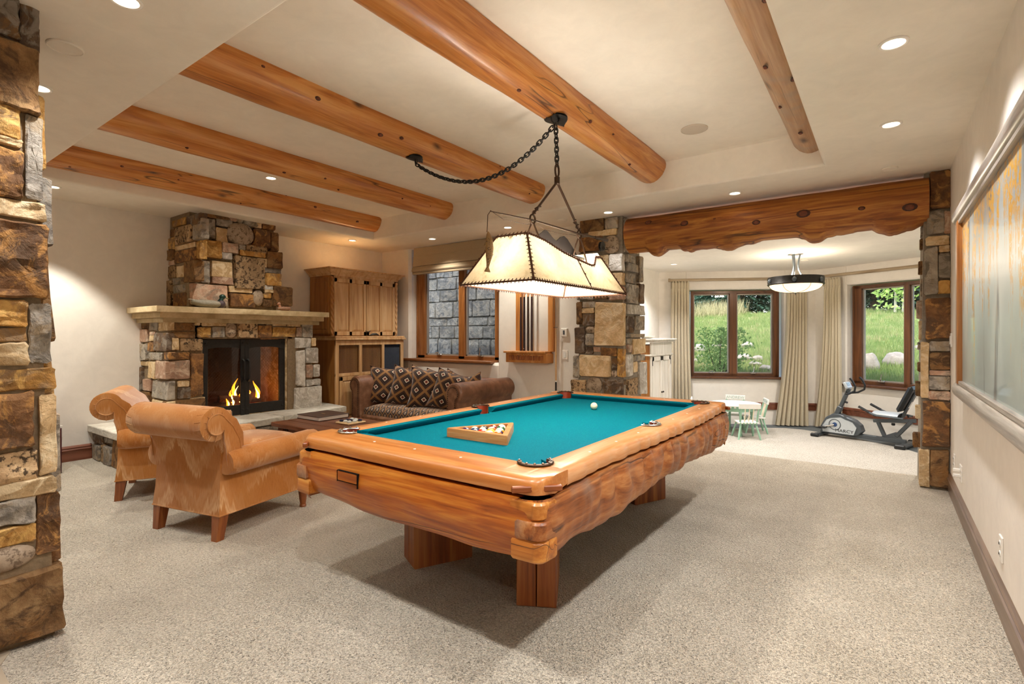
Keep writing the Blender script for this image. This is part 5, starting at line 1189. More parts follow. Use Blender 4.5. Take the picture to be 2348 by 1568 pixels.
t = thing('game_board', 'small blond wood game board with dark and clear pieces on the coffee table', 'game', ((g0.x + g2.x) / 2, (g0.y + g2.y) / 2, .451))
obj('board', MB().box(-.11, -.11, 0, .11, .11, .018, .006), plain('blond_wood', '#d8b98a', .5, var=.08), t)
gb, gw = plain('dark_blue_glass', '#141c3c', .1, 0, .6), plain('clear_glass_piece', '#cfd6d4', .08, 0, .6)
for i in range(3):
    for j in range(3): obj('game_piece', MB().ell(((i - 1) * .065, (j - 1) * .065, .026), (.024, .024, .016), 12, 6), gb if (i + 2 * j) % 3 == 0 or (i == 0 and j == 1) else gw, t)

# ------------------------------------------------------------------ pine armoire
t = thing('pine_armoire', 'tall knotty pine armoire with mesh panels and crown between fireplace and window', 'armoire', (XL, 5.28, 0))
LD, UD, AY0, AY1 = .66, .55, -.66, .655                 # depths, y range (local)
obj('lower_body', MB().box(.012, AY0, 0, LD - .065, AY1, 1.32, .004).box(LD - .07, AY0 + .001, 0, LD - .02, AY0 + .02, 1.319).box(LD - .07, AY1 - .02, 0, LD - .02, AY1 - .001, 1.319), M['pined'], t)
fx = LD
fr = MB(); cols = [(-.66, -.60), (-.235, -.185), (.20, .25), (.595, .655)]
for a, b in cols: fr.box(fx - .025, a, 0, fx, b, 1.285, .003)
for a, b in ((0, .10), (.755, .80), (1.215, 1.285)): fr.box(fx - .026, -.66, a, fx - .001, .655, b, .003)
obj('face_frame', fr, M['pine'], t)
mt = [plain('speaker_cloth', '#4a4238', .9), plain('blue_screen', '#35507c', .6)]
for i, (a, b) in enumerate(((-.60, -.235), (-.185, .20), (.25, .595))):
    obj('grille_cloth', MB().box(fx - .05, a, .80, fx - .04, b, 1.215), mt[1 if i == 2 else 0], t)
    mb = MB(); nn = 16
    for k in range(-nn, nn * 2):
        for s in (1, -1):
            y_a, z_a = a + (b - a) * k / nn, .80; h_ = .415; y_b = y_a + s * h_
            lo, hi = max(min(y_a, y_b), a), min(max(y_a, y_b), b)
            if hi - lo < .01: continue
            f = lambda y: z_a + (y - y_a) * s
            mb.tube([(fx - .034, lo, f(lo)), (fx - .034, hi, f(hi))], .0022, 4, caps=False)
    g = obj('wire_lattice', mb, M['pined'] if i < 2 else M['iron'], t, 0); g['kind'] = 'stuff'
def raised(mb_parent, x, y0, y1, z0, z1, nm, mat, cols_):
    d = obj(nm, MB().box(x, y0, z0, x + .02, y0 + .05, z1, .003).box(x, y1 - .05, z0, x + .02, y1, z1, .003).box(x, y0, z0, x + .02, y1, z0 + .06, .003).box(x, y0, z1 - .06, x + .02, y1, z1, .003), mat, mb_parent); obj('door_backing', MB().box(x - .008, y0 + .03, z0 + .03, x + .006, y1 - .03, z1 - .03), M['pined'], d)
    n = cols_; w_ = (y1 - y0 - .05 - .05 * n) / n
    for k in range(n):
        a = y0 + .05 + k * (w_ + .05)
        if k: obj('door_stile', MB().box(x, a - .05, z0, x + .02, a, z1, .003), mat, d)
        obj('raised_panel', MB().add([(x + .006, a + .004, z0 + .064), (x + .006, a + w_ - .004, z0 + .064), (x + .006, a + w_ - .004, z1 - .064), (x + .006, a + .004, z1 - .064), (x + .017, a + .03, z0 + .09), (x + .017, a + w_ - .03, z0 + .09), (x + .017, a + w_ - .03, z1 - .09), (x + .017, a + .03, z1 - .09)],
            [(0, 1, 5, 4), (1, 2, 6, 5), (2, 3, 7, 6), (3, 0, 4, 7), (4, 5, 6, 7)]), mat, d, 20)
    return d
for a, b in ((-.595, -.01), (.0, .59)):
    d = raised(t, fx - .006, a, b, .10, .75, 'lower_door', M['pine'], 2)
obj('waist_shelf', MB().box(.012, AY0 - .02, 1.29, LD + .03, AY1 + .03, 1.325, .006).box(.012, AY0 - .012, 1.325, LD + .012, AY1 + .015, 1.35, .006), M['pine'], t)
UY0, UY1 = -.655, .60
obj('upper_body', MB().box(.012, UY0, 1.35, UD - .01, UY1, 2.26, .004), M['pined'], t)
raised(t, 0, 0, 0, 0, 0, 'x', M['pined'], 1) if False else None
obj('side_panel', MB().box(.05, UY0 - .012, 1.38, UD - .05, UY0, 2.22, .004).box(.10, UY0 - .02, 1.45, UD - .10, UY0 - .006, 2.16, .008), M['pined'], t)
obj('upper_frame', MB().box(UD - .02, UY0, 1.35, UD, UY0 + .05, 2.26, .003).box(UD - .02, UY1 - .05, 1.35, UD, UY1, 2.26, .003).box(UD - .02, UY0, 2.21, UD, UY1, 2.26, .003), M['pine'], t)
for a, b in ((UY0 + .045, -.03), (-.024, UY1 - .045)):
    d = raised(t, UD - .008, a, b, 1.36, 2.215, 'upper_door', M['pine'], 2)
for s, y in ((1, UY0 + .012), (-1, UY1 - .012)):
    def rope(u, v, y=y):
        g = 2 * pi * u; z = 1.36 + .87 * v; r = .020 + .006 * math.sin(3 * g + z * 70); return (UD + .0 + r * math.cos(g), y + r * math.sin(g), z)
    obj('rope_column', MB().grid(rope, 18, 90, None, True), M['pined' if s > 0 else 'pine'], t, 0)
obj('antler_pull', MB().tube([(UD + .03, -.06, 1.43), (UD + .04, -.02, 1.415), (UD + .03, .04, 1.43)], [.006, .01, .004], 6), M['bronze'], t)
cp = [(0, 2.25), (.012, 2.25), (.02, 2.275), (.05, 2.30), (.075, 2.335), (.10, 2.345), (.10, 2.36), (0, 2.36)]
vs = []
for (ox, z) in cp: vs += [(.012, UY0 - ox, z), (UD + ox, UY0 - ox, z), (UD + ox, UY1 + ox, z), (.012, UY1 + ox, z)]
n = len(cp); obj('crown', MB().add(vs, [(i * 4 + k, i * 4 + k + 1, (i + 1) * 4 + k + 1, (i + 1) * 4 + k) for i in range(n - 1) for k in range(3)] + [tuple((n - 1) * 4 + k for k in range(4)), (0, 1, 2, 3)]), M['pine'], t, 25)
t2 = obj('antler_piece', MB().tube([(0, -.09, .012), (.02, -.04, .028), (.02, .03, .03), (0, .09, .015)], [.005, .014, .016, .009], 8), M['black']); t2.location = (XL + LD - .05, 5.36, 1.351); tag(t2, 'small curved dark antler piece lying on the waist shelf of the pine armoire', 'antler')

# ------------------------------------------------------------------ duck decoys on the mantel
def duck(label, loc, rz, L, body, head, drake):
    t = thing('duck_decoy', label, 'decoy', loc, rz)
    def fn(u, v):
        g = 2 * pi * u; x = (v - .5) * L; pr = math.sin(pi * min(1, max(0, v)) ** .85) ** .6; r = L * .19 * pr
        z = r * .62 * math.sin(g) + L * .125 + (.05 * L * max(0, .25 - v) * 4); return (x, r * math.cos(g), max(0, z))
    obj('body', MB().grid(fn, 16, 20, None, True), body, t, 60)
    hx = L * .36; nb = MB().tube([(hx - L * .04, 0, L * .18), (hx, 0, L * .27), (hx + L * .02, 0, L * .33)], [L * .085, L * .06, L * .06], 10)
    h = obj('head', nb.ell((hx + L * .035, 0, L * .355), (L * .095, L * .07, L * .075), 14, 10), head, t, 60)
    obj('bill', MB().tube([(hx + L * .10, 0, L * .34), (hx + L * .17, 0, L * .315), (hx + L * .215, 0, L * .31)], [L * .036, L * .03, L * .018], 8, flat=.5), plain('bill_olive', '#8a8a58', .5) if drake else plain('bill_orange', '#b0673a', .5), h)
    for s in (-1, 1): obj('eye', MB().ell((hx + L * .07, s * L * .06, L * .375), L * .012, 6, 4), M['black'], h)
    if drake:
        obj('tail_feathers', MB().box(-L * .56, -L * .05, L * .15, -L * .40, L * .05, L * .17, .004).xf(Matrix.Rotation(R(8), 4, 'Y')), M['light_feather'] if 'light_feather' in M else M.setdefault('light_feather', plain('pale_feather', '#c8c2b4', .7)), t)
        obj('breast', MB().ell((L * .34, 0, L * .13), (L * .13, L * .15, L * .125), 12, 8), plain('breast_brown', '#4b3d42', .6), t)
    return t
p = at(480, 700, x=-6.42); duck('mallard drake decoy with a dark green head on the mantel', (-6.44, p.y, 1.681), pi / 2, .40, plain('drake_body', '#9b9482', .7, var=.2, scale=60), plain('drake_head', '#12352e', .35, 0, .5), True)
p = at(655, 710, x=-6.42); duck('small pale pink-brown duck decoy near the right end of the mantel', (-6.46, p.y, 1.681), R(-65), .26, plain('hen_body', '#b08a72', .75, var=.2, scale=40), plain('hen_head', '#b98a70', .7), False)

# ------------------------------------------------------------------ studded chest at the far left
p = at(136, 1086, z=0); t = thing('studded_chest', 'dark red leather chest with brass nailheads showing beside the big stone pillar', 'chest', (p.x, p.y, 0)); rm = plain('oxblood_leather', '#4e1a20', .4, var=.15)
obj('box', MB().box(-.5, -.75, 0, .0, .02, .45, .006), rm, t)
for k in range(10): obj('nail', MB().ell((.0, -.02, .03 + .044 * k), (.004, .006, .006), 8, 5), M['steel'], t)

# ------------------------------------------------------------------ cue rack on the back wall
t = thing('cue_rack', 'wall cue rack of timber posts with a carved shelf box', 'cue rack', (-4.0, YF, 0)); X_ = lambda px: at(px, 800, y=YF - .05).x + 4.0
for a, b in ((1183, 1195), (1257, 1269)): obj('post', MB().box(X_(a), -.06, 1.14, X_(b), 0, 2.30, .006), M['rackw'], t)
obj('top_bar', MB().box(X_(1180), -.07, 2.24, X_(1272), 0, 2.32, .008), M['rackw'], t)
bx = obj('shelf_box', MB().box(X_(1170), -.16, .985, X_(1265), 0, 1.115, .005).box(X_(1166), -.18, 1.115, X_(1262), 0, 1.145, .005), M['rackw'], t)
for k in range(13):
    x = X_(1178) + (X_(1254) - X_(1178)) * k / 12.5; obj('carved_block', MB().box(x, -.172, 1.02, x + .032, -.15, 1.085 + .006 * math.sin(k * 2.1), .006), M['inlay'] if k % 2 else M['legw'], bx)
obj('knob', MB().ell((X_(1212), -.17, 1.098), .008, 8, 5), M['steel'], bx)
for i, px in enumerate((1198, 1206, 1214.5, 1223)):
    c = thing('pool_cue', ('dark pool cue beside the left post of the rack', 'dark pool cue with a pale butt dot, second from the left post', 'dark brown pool cue, third from the left post of the rack', 'dark pool cue fourth from the left post, next to the empty slots')[i], 'pool cue', (X_(px) - 4.0, YF - .09, 1.146), 0, 'cues in the wall rack')
    obj('butt', MB().lathe([(.0155, 0), (.015, .35), (.0125, .75)], 10), plain('cue_butt_%d' % i, ('#3a1c18', '#2c161a', '#3b2415', '#33181c')[i], .25, 0, .5), c); obj('shaft', MB().lathe([(.0125, .75), (.0065, 1.12)], 10), M['trir'], c)
    if i == 1: obj('inlay_dot', MB().ell((0, -.0155, .03), .006, 8, 5), M['whitep'], c)
c0 = at(1276.5, 752, y=YF - .03); t = thing('pool_cue', 'pale maple pool cue hanging right of the rack, dark tip end down', 'pool cue', (c0.x, YF - .05, .62))
obj('shaft', MB().lathe([(.011, .12), (.0125, .45), (.007, c0.z - .62)], 10), plain('maple_shaft', '#d9ae7c', .35), t); obj('dark_grip', MB().lathe([(.0115, 0), (.012, .12)], 10), M['black'], t); obj('ferrule', MB().lathe([(.0124, .115), (.0124, .135)], 10), M['whitep'], t)
t2 = obj('wall_hook', MB().tube([(0, 0, 0), (0, -.04, 0), (.03, -.06, .0), (.08, -.055, .005)], .004, 6), M['iron']); t2.location = (c0.x - .05, YF, c0.z + .004); tag(t2, 'thin iron wall hook holding the pale cue beside the rack', 'hook')

# ------------------------------------------------------------------ roman shade
t = thing('roman_shade', 'folded taupe linen roman shade at the top of the shaded window', 'window shade', (0, YF, 0)); s0, s1 = at(948, 600, y=YF - .03).x, at(1152, 560, y=YF - .03).x
def fold(zs, nm):
    pr = [(y, z) for y, z in zs]; back = [(y + .012, z) for y, z in pr[::-1]]; return obj(nm, MB().prism(pr + back, s0, s1, 'x'), M['shade'], t, 50)
fold([(-.02, 2.80), (-.025, 2.67), (-.03, 2.60)], 'head_panel'); fold([(-.024, 2.67), (-.035, 2.655), (-.030, 2.60), (-.05, 2.52), (-.055, 2.50), (-.03, 2.49)], 'fold'); fold([(-.03, 2.50), (-.06, 2.47), (-.075, 2.42), (-.06, 2.40), (-.03, 2.405)], 'fold'); fold([(-.03, 2.41), (-.055, 2.385), (-.05, 2.365), (-.025, 2.36)], 'fold')
# ------------------------------------------------------------------ alcove: curtains, rods, pendant, cabinet
def curtain(label, a, b, tops, bots, zt, mid=None, n=9, sd=0):
    fr = frame2(a, b, -.13); inv = fr.inverted(); ln = (tuple(fr.translation)[:2], tuple(fr @ Vector((1, 0, 0)))[:2])
    U = lambda p: (inv @ at(p, 769, line=ln)).x
    t0, t1, b0, b1 = U(tops[0]), U(tops[1]), U(bots[0]), U(bots[1]); z0 = ZA + .012
    def fn(u, v):
        k = v; e = k ** 1.6; l, r = t0 + (b0 - t0) * e, t1 + (b1 - t1) * e
        if mid: l += mid * math.sin(pi * k)
        ph = u * n * 2 * pi + .5 * noise.noise(Vector((u * 3 + sd, v * 1.3, 2))); amp = .046 * (1 + .45 * k) * (.75 + .5 * noise.noise(Vector((u * 6 + sd, v, 4))))
        if k < .06: amp *= .55
        pin = .55 if .045 < k < .075 else 1
        return fr @ Vector((l + (r - l) * u + .012 * math.cos(ph), amp * pin * math.sin(ph), zt + (z0 - zt) * k))
    t = thing('curtain', label, 'curtain', fr @ Vector(((t0 + t1) / 2, 0, z0)), 0, 'linen curtains of the alcove'); o = t.location
    mb = MB().grid(fn, n * 14, 40); mb.v = [tuple(Vector(p) - o) for p in mb.v]; obj('drape', mb, M['linen'], t, 70)
    mb = MB().grid(lambda u, v: fr @ Vector((t0 + (t1 - t0) * u, .03 * math.sin(u * n * 2 * pi) * .8 - .004, zt + .03 - .14 * v)), n * 10, 3); mb.v = [tuple(Vector(p) - o) for p in mb.v]; obj('pleat_heading', mb, M['linen'], t, 70)
    return t
curtain('straight linen curtain at the left side of the left alcove window', PA, PB, (1538, 1579), (1534, 1586), 2.34, None, 6, 1)
curtain('linen curtain right of the left alcove window, sweeping left at the floor', PA, PB, (1804, 1849), (1776, 1852), 2.32, .02, 7, 2)
curtain('linen curtain left of the right alcove window, behind the exercise bike', PB, PD, (1888, 1926), (1866, 1931), 2.33, .02, 6, 3)
def rod(label, a, b, p0, p1, z):
    fr = frame2(a, b, -.13); inv = fr.inverted(); ln = (tuple(fr.translation)[:2], tuple(fr @ Vector((1, 0, 0)))[:2]); U = lambda p: (inv @ at(p, 769, line=ln)).x if not isinstance(p, tuple) else p[0]
    u0, u1 = U(p0), U(p1); t = thing('curtain_rod', label, 'curtain rod', fr @ Vector(((u0 + u1) / 2, 0, z))); t.rotation_euler = (0, 0, math.atan2(b[1] - a[1], b[0] - a[0])); L = (u1 - u0) / 2
    obj('pole', MB().tube([(-L, 0, 0), (0, 0, 0), (L, 0, 0)], .026, 12), M['rodw'], t)
    for s in (-1, 1): obj('finial', MB().tube([(s * L, 0, 0), (s * (L + .035), 0, 0)], .033, 12), M['rodw'], t); obj('bracket', MB().box(s * (L - .1) - .012, 0, -.02, s * (L - .1) + .012, .13, .02, .004), M['rodw'], t)
rod('bleached wood curtain rod above the left alcove window', PA, PB, 1537, 1845, 2.385); rod('bleached wood curtain rod above the right alcove window', PB, PD, 1882, (2.55,), 2.40)
c = at(1824, 582, z=ZAC); t = thing('bowl_pendant', 'pendant lamp with dark metal ring and alabaster bowl in the alcove', 'pendant lamp', c); r = .365; zr0, zr1, zb = 2.095 - ZAC, 2.205 - ZAC, 1.985 - ZAC
obj('canopy', MB().lathe([(.105, 0), (.105, -.008), (.09, -.014), (.0001, -.016)], 24), M['steel'], t)
for k in range(3):
    a = R(20 + 120 * k); obj('stem', MB().tube([(math.cos(a) * q, math.sin(a) * q, z) for q, z in ((.06, -.01), (.045, -.08), (.034, -.16), (.042, -.23), (.075, -.30), (.12, -.345))], .011, 8), M['gun'], t)
obj('ring_band', MB().lathe([(r - .03, zr1), (r, zr1 + .004), (r + .006, zr1 - .02), (r + .002, zr0 + .02), (r + .008, zr0 + .01), (r, zr0 - .004), (r - .03, zr0), (r - .03, zr1)], 40), M['iron'], t)
for k in range(6): a = R(60 * k + 35); obj('ring_boss', MB().ell((math.cos(a) * (r + .006), math.sin(a) * (r + .006), (zr0 + zr1) / 2), (.03, .03, .035), 10, 6), M['gun'], t)
obj('bowl', MB().lathe([((r - .02) * math.sin(R(90 * k / 10)) ** .8 if k else .0001, zb + (zr0 + .01 - zb) * (1 - math.cos(R(90 * k / 10)))) for k in range(11)], 32), M['alab'], t, 60)
for k in range(6): a = R(60 * k + 10); obj('rib', MB().tube([(math.cos(a) * (r - .015) * math.sin(R(90 * q / 6)) ** .8, math.sin(a) * (r - .015) * math.sin(R(90 * q / 6)) ** .8, zb - .003 + (zr0 + .01 - zb) * (1 - math.cos(R(90 * q / 6)))) for q in range(7)], .003, 5), M['gun'], t)
obj('finial', MB().lathe([(.0001, zb - .035), (.008, zb - .03), (.006, zb - .015), (.016, zb - .005), (.0001, zb)], 10), M['gun'], t)
l = bpy.data.lights.new('pendant_light', 'POINT'); l.energy = PENDANT_W; l.color = (1, .85, .65); l.shadow_soft_size = .1; q = bpy.data.objects.new('pendant_light', l); COL.objects.link(q); q.location = (c.x, c.y, ZAC - .30)
CX0, CX1, CY0, CY1, CT = -3.42, -2.90, 7.63, 8.66, 1.31
t = thing('painted_cabinet', 'pale two-door cabinet with brown side standing in the alcove behind the left pillar', 'cabinet', (CX1, (CY0 + CY1) / 2, ZA)); hy = (CY1 - CY0) / 2; hz = CT - ZA
cw = wood('cabinet_pale_paint', '#b9b2a6', '#d2ccc2', '#e2ddd5', 'z', 1.5, .5)
obj('body', MB().box(CX0 - CX1, -hy + .04, 0, -.02, hy - .04, hz - .10, .006), M['pined'], t)
obj('face', MB().box(-.02, -hy + .04, .0, 0, -hy + .10, hz - .25, .003).box(-.02, hy - .10, 0, 0, hy - .04, hz - .25, .003).box(-.02, -hy + .04, hz - .28, 0, hy - .04, hz - .06, .004).box(-.02, -hy + .04, 0, 0, hy - .04, .12), cw, t)
obj('cornice', MB().box(CX0 - CX1, -hy - .01, hz - .055, .05, hy + .01, hz - .03, .008).box(CX0 - CX1, -hy - .03, hz - .03, .07, hy + .03, hz, .006).box(CX0 - CX1, -hy + .02, hz - .27, .02, hy - .02, hz - .245, .006), cw, t)
for a, b in ((-hy + .105, -.004), (.004, hy - .105)):
    d = obj('door', MB().box(-.016, a, .12, .004, a + .06, hz - .28, .003).box(-.016, b - .06, .12, .004, b, hz - .28, .003).box(-.016, a, .12, .004, b, .2, .003).box(-.016, a, hz - .35, .004, b, hz - .28, .003).box(-.02, a + .05, .18, -.010, b - .05, hz - .33), cw, t)
    obj('knob', MB().ell((.016, (b - .03 if a < 0 else a + .03), hz * .46), .014, 10, 6), M['iron'], d)
    for z in (hz - .42, .32): obj('hinge', MB().box(0, (a - .006 if a < 0 else b - .004), z, .008, (a + .004 if a < 0 else b + .006), z + .09), M['iron'], d)
t2 = obj('white_dish', MB().lathe([(.0001, .004), (.06, .006), (.12, .035), (.125, .04), (.06, .0), (.0001, 0)], 20), M['whitep']); p = at(1495, 774, x=-2.98); t2.location = (-3.02, p.y - .12, CT); tag(t2, 'white shallow dish on top of the pale alcove cabinet', 'dish')

# ------------------------------------------------------------------ children's table and chairs
def text_mesh(body, size, ext, mat, parent, M4):
    fc = bpy.data.curves.new('t', 'FONT'); fc.body = body; fc.size = size; fc.align_x = 'CENTER'; fc.align_y = 'CENTER'; fc.extrude = ext; fo = bpy.data.objects.new('t', fc); COL.objects.link(fo)
    me = bpy.data.meshes.new_from_object(fo.evaluated_get(bpy.context.evaluated_depsgraph_get())); bpy.data.objects.remove(fo); me.transform(M4); me.materials.append(mat); o = bpy.data.objects.new('lettering', me); return link(o, parent)
def kid_chair(label, loc, rz, word):
    t = thing('child_chair', label, 'child chair', loc, rz, 'painted child chairs'); sh, bw_, bt = .275, .135, .56   # faces +y
    st_ = obj('seat', MB().box(-.15, -.14, sh - .025, .15, .15, sh, .008), M['whitep'], t)
    for k in range(6): obj('dentil', MB().box(-.135 + k * .048, -.142, sh - .03, -.115 + k * .048, -.138, sh - .004), M['greenp'], st_)
    for sx in (-1, 1):
        for sy in (-1, 1): obj('leg', MB().tube([(sx * .11, sy * .10, sh - .02), (sx * .135, sy * .13, sh * .55), (sx * .15, sy * .15, sh * .3), (sx * .165, sy * .17, 0)], [.016, .013, .018, .012], 8), M['greenp'], t)
        obj('back_post', MB().tube([(sx * .125, -.12, sh), (sx * .132, -.15, (sh + bt) / 2), (sx * .14, -.175, bt - .05)], [.014, .016, .012], 8), M['greenp'], t)
    for k in range(3): obj('spindle', MB().tube([((k - 1) * .06, -.12, sh), ((k - 1) * .064, -.172, bt - .06)], [.009, .008], 6), M['creamp'], t)
    m_ = Matrix.Translation((0, -.178, bt - .03)) @ Matrix.Rotation(R(8), 4, 'X')
    rl = obj('top_rail', MB().box(-.165, -.012, -.045, .165, .012, .045, .008).xf(m_), M['whitep'], t)
    if word: text_mesh(word, .068, .001, M['letter'], rl, m_ @ Matrix.Translation((0, .0125, 0)) @ Matrix.Rotation(pi, 4, 'Z') @ Matrix.Rotation(pi / 2, 4, 'X'))
    return t
M['letter'] = plain('letter_green_grey', '#9db3aa', .6)
KT = Vector((-2.02, 9.16, ZA)); t = thing('child_table', 'round white child table with green frame in the alcove', 'child table', KT)
obj('tabletop', MB().lathe([(.0001, .51), (.375, .51), (.385, .503), (.385, .493), (.37, .488), (.0001, .488)], 36), M['whitep'], t)
ap = obj('apron_ring', MB().lathe([(.30, .49), (.315, .49), (.315, .40), (.30, .40), (.30, .49)], 28), M['greenp'], t)
for k in range(28): a = 2 * pi * k / 28; obj('dentil', MB().box(-.016, -.004, .455, .016, .004, .49).xf(Matrix.Rotation(a, 4, 'Z') @ Matrix.Translation((0, -.318, 0))), M['whitep'], ap)
for k in range(4): a = R(30 + 90 * k); obj('leg', MB().tube([(math.cos(a) * .26, math.sin(a) * .26, .48), (math.cos(a) * .27, math.sin(a) * .27, .28), (math.cos(a) * .29, math.sin(a) * .29, 0)], [.03, .018, .022], 8), M['greenp'], t)
n0, n1 = at(1696, 1009, z=ZA), at(1742, 1010, z=ZA); aa = math.atan2(n1.y - n0.y, n1.x - n0.x); mid = (n0 + n1) / 2; f = Vector((-math.sin(aa), math.cos(aa), 0))
kid_chair('white and green child chair, back to the camera, before the small round table', mid + f * .17, aa, '')
kid_chair('white and green child chair behind the table, ANDREW painted on its top rail', (-2.12, 9.60, ZA), R(190), 'ANDREW')
kid_chair('white and green child chair right of the small table, faint name on its rail', (-1.775, 9.46, ZA), R(112), 'MORGAN')
kid_chair('child chair hidden behind the pool table corner, only its rail tip showing', (-2.50, 9.02, ZA), R(-75), '')

# ------------------------------------------------------------------ recumbent exercise bike
b0, ax = Vector((-.84, 9.83, ZA)), Vector((1.095, -.34, 0)).normalized()
t = thing('exercise_bike', 'grey and silver recumbent exercise bike under the right alcove window', 'exercise bike', b0, math.atan2(ax.y, ax.x)); G, SV, BK = M['gun'], M['silverp'], M['black']
obj('front_stabilizer', MB().box(-.05, -.23, 0, .05, .23, .055, .02), G, t); obj('rear_stabilizer', MB().box(1.10, -.28, .0, 1.21, .28, .06, .02), G, t)
for s in (-1, 1): obj('end_cap', MB().box(-.06, s * .24 - .03, 0, .06, s * .24 + .03, .06, .015), BK, t); obj('end_cap', MB().box(1.09, s * .285 - .03, 0, 1.22, s * .285 + .03, .068, .015), BK, t)
obj('base_rail', MB().box(0, -.035, .045, 1.15, .035, .105, .006), G, t)
hp = [(.03, .06), (.02, .17), (.09, .31), (.20, .385), (.30, .385), (.50, .31), (.58, .24), (.61, .15), (.55, .08), (.43, .055)]
sh_ = obj('housing', MB().prism(hp, -.075, .075, 'y', .012), G, t, 30)
ip = [(.06, .085), (.05, .17), (.115, .28), (.17, .31), (.31, .335), (.48, .275), (.54, .20), (.50, .085)]
for s in (-1, 1):
    obj('side_cover', MB().prism(ip, s * .074, s * .088, 'y', .004), SV, sh_, 30)
    obj('crank_ring', MB().tube([(.235 + .082 * math.cos(2 * pi * k / 28), s * .090, .215 + .082 * math.sin(2 * pi * k / 28)) for k in range(28)], .006, 6, True), G, sh_)
    obj('crank_hub', MB().lathe([(.035, 0), (.03, .012), (.0001, .014)], 16, (.235, s * .088, .215), Matrix.Rotation(s * -pi / 2, 4, 'X')), plain('blue_hub', '#2d4a7a', .4), sh_)
    ca = R(200 if s < 0 else 20); ex, ez = .235 + .16 * math.cos(ca), .215 + .16 * math.sin(ca)
    obj('crank_arm', MB().tube([(.235, s * .105, .215), (ex, s * .105, ez)], .012, 6), M['steel'], sh_)
    obj('pedal', MB().box(ex - .05, s * .11, ez - .012, ex + .05, s * .20, ez + .012, .006), BK, sh_)
text_mesh('MARCY', .068, .001, BK, sh_, Matrix.Translation((.37, -.0895, .125)) @ Matrix.Rotation(pi / 2, 4, 'X') @ Matrix.Scale(1.15, 4, (1, 0, 0)))
obj('post_sleeve', MB().box(-.04, -.035, 0, .04, .035, .14, .008).xf(orient((.235, 0, .37), (.33, 0, .60))), G, t)
obj('console_post', MB().box(-.026, -.025, .10, .026, .025, .46, .005).xf(orient((.235, 0, .37), (.37, 0, .70))), G, t)
obj('post_knob', MB().tube([(.345, 0, .58), (.385, 0, .57)], .016, 8), BK, t)
cs = obj('console', MB().box(-.055, -.10, -.02, .055, .10, .02, .012).xf(Matrix.Translation((.385, 0, .845)) @ Matrix.Rotation(R(65), 4, 'Y')), SV, t)
obj('screen', MB().box(-.04, -.06, .018, .01, .06, .024).xf(Matrix.Translation((.385, 0, .845)) @ Matrix.Rotation(R(65), 4, 'Y')), plain('lcd_grey', '#8d999a', .2), cs)
for s in (-1, 1): obj('handlebar', MB().tube([(.37, 0, .74), (.40, s * .10, .72), (.47, s * .17, .73), (.55, s * .19, .78), (.56, s * .19, .85), (.52, s * .19, .93), (.485, s * .19, .97)], .015, 8), BK, t)
gp = obj('gusset', MB().prism([(.80, .09), (1.02, .20), (1.06, .18), (1.12, .06), (.80, .06)], -.03, .03, 'y', .004), G, t, 30)
obj('seat_post', MB().box(-.03, -.022, 0, .03, .022, .24, .005).xf(orient((.89, 0, .10), (.80, 0, .32))), G, t); obj('seat_post', MB().box(-.035, -.025, 0, .035, .025, .32, .005).xf(orient((1.03, 0, .14), (1.21, 0, .38))), G, t)
obj('seat_rail', MB().box(-.03, -.025, 0, .03, .025, .53, .005).xf(orient((.74, 0, .335), (1.26, 0, .395))), G, t)
obj('adjust_knob', MB().lathe([(.022, 0), (.026, -.02), (.02, -.035)], 10, (.99, 0, .33)), BK, t)
st_ = obj('seat', MB().grid(lambda u, v: (.76 + .34 * v, (.20 - .05 * (1 - v) ** 2) * math.cos(2 * pi * u) * 1.0, .455 + (.035 if math.sin(2 * pi * u) > 0 else .045) * math.sin(2 * pi * u)), 20, 8, None, True), SV, t, 50)
mb = MB().box(.77, -.17, .42, 1.08, .17, .455, .02); obj('seat_base', mb, BK, st_)
m_ = Matrix.Translation((1.175, 0, .71)) @ Matrix.Rotation(R(24), 4, 'Y')
bk = obj('seat_back', MB().box(-.035, -.19, -.21, .035, .19, .21, .033).xf(m_), BK, t); obj('back_bracket', MB().box(.036, -.05, -.30, .06, .05, .12, .006).xf(m_), G, bk); obj('label_plate', MB().box(.06, -.03, -.12, .063, .03, -.02).xf(m_), M['white'], bk)
for s in (-1, 1): obj('side_handle', MB().tube([(1.14, s * .12, .43), (1.16, s * .22, .435), (1.10, s * .235, .44), (.86, s * .235, .445), (.78, s * .235, .47), (.62, s * .235, .555)], [.014] * 4 + [.016, .016], 8), G, t); 
for s in (-1, 1): obj('hand_grip', MB().tube([(.76, s * .235, .482), (.62, s * .235, .556)], .0185, 8), BK, t)

# ------------------------------------------------------------------ outdoors: grassy bank, boulders, shrubs, firs
def zg(x, y):
    return (.40 + .137 * (y - 11.5) if y < 26.5 else 2.455 + .01 * (y - 26.5)) + .08 * noise.noise(Vector((x * .35, y * .35, 1)))
gt = NT('grass_ground', .95, 0, .1); v = gt.obj(); gt.col(gt.ramp(gt.noise(v, 1.2, 5, .65), [(.34, '#b0a67c'), (.46, '#9aa66a'), (.62, '#77904e')]))
struct('ground', MB().grid(lambda u, v: (-16 + 30 * u, 10.9 + 34 * v, zg(-16 + 30 * u, 10.9 + 34 * v) - .03), 50, 60), gt.m, None, 60)
gm_ = NT('grass_blade', .8, 0, .2); v = gm_.obj(); gc_ = gm_.ramp(gm_.noise(v, 2.2, 4, .6), [(.33, '#b8ae80'), (.45, '#a2ae6c'), (.65, '#819a58')]); gm_.col(gc_)
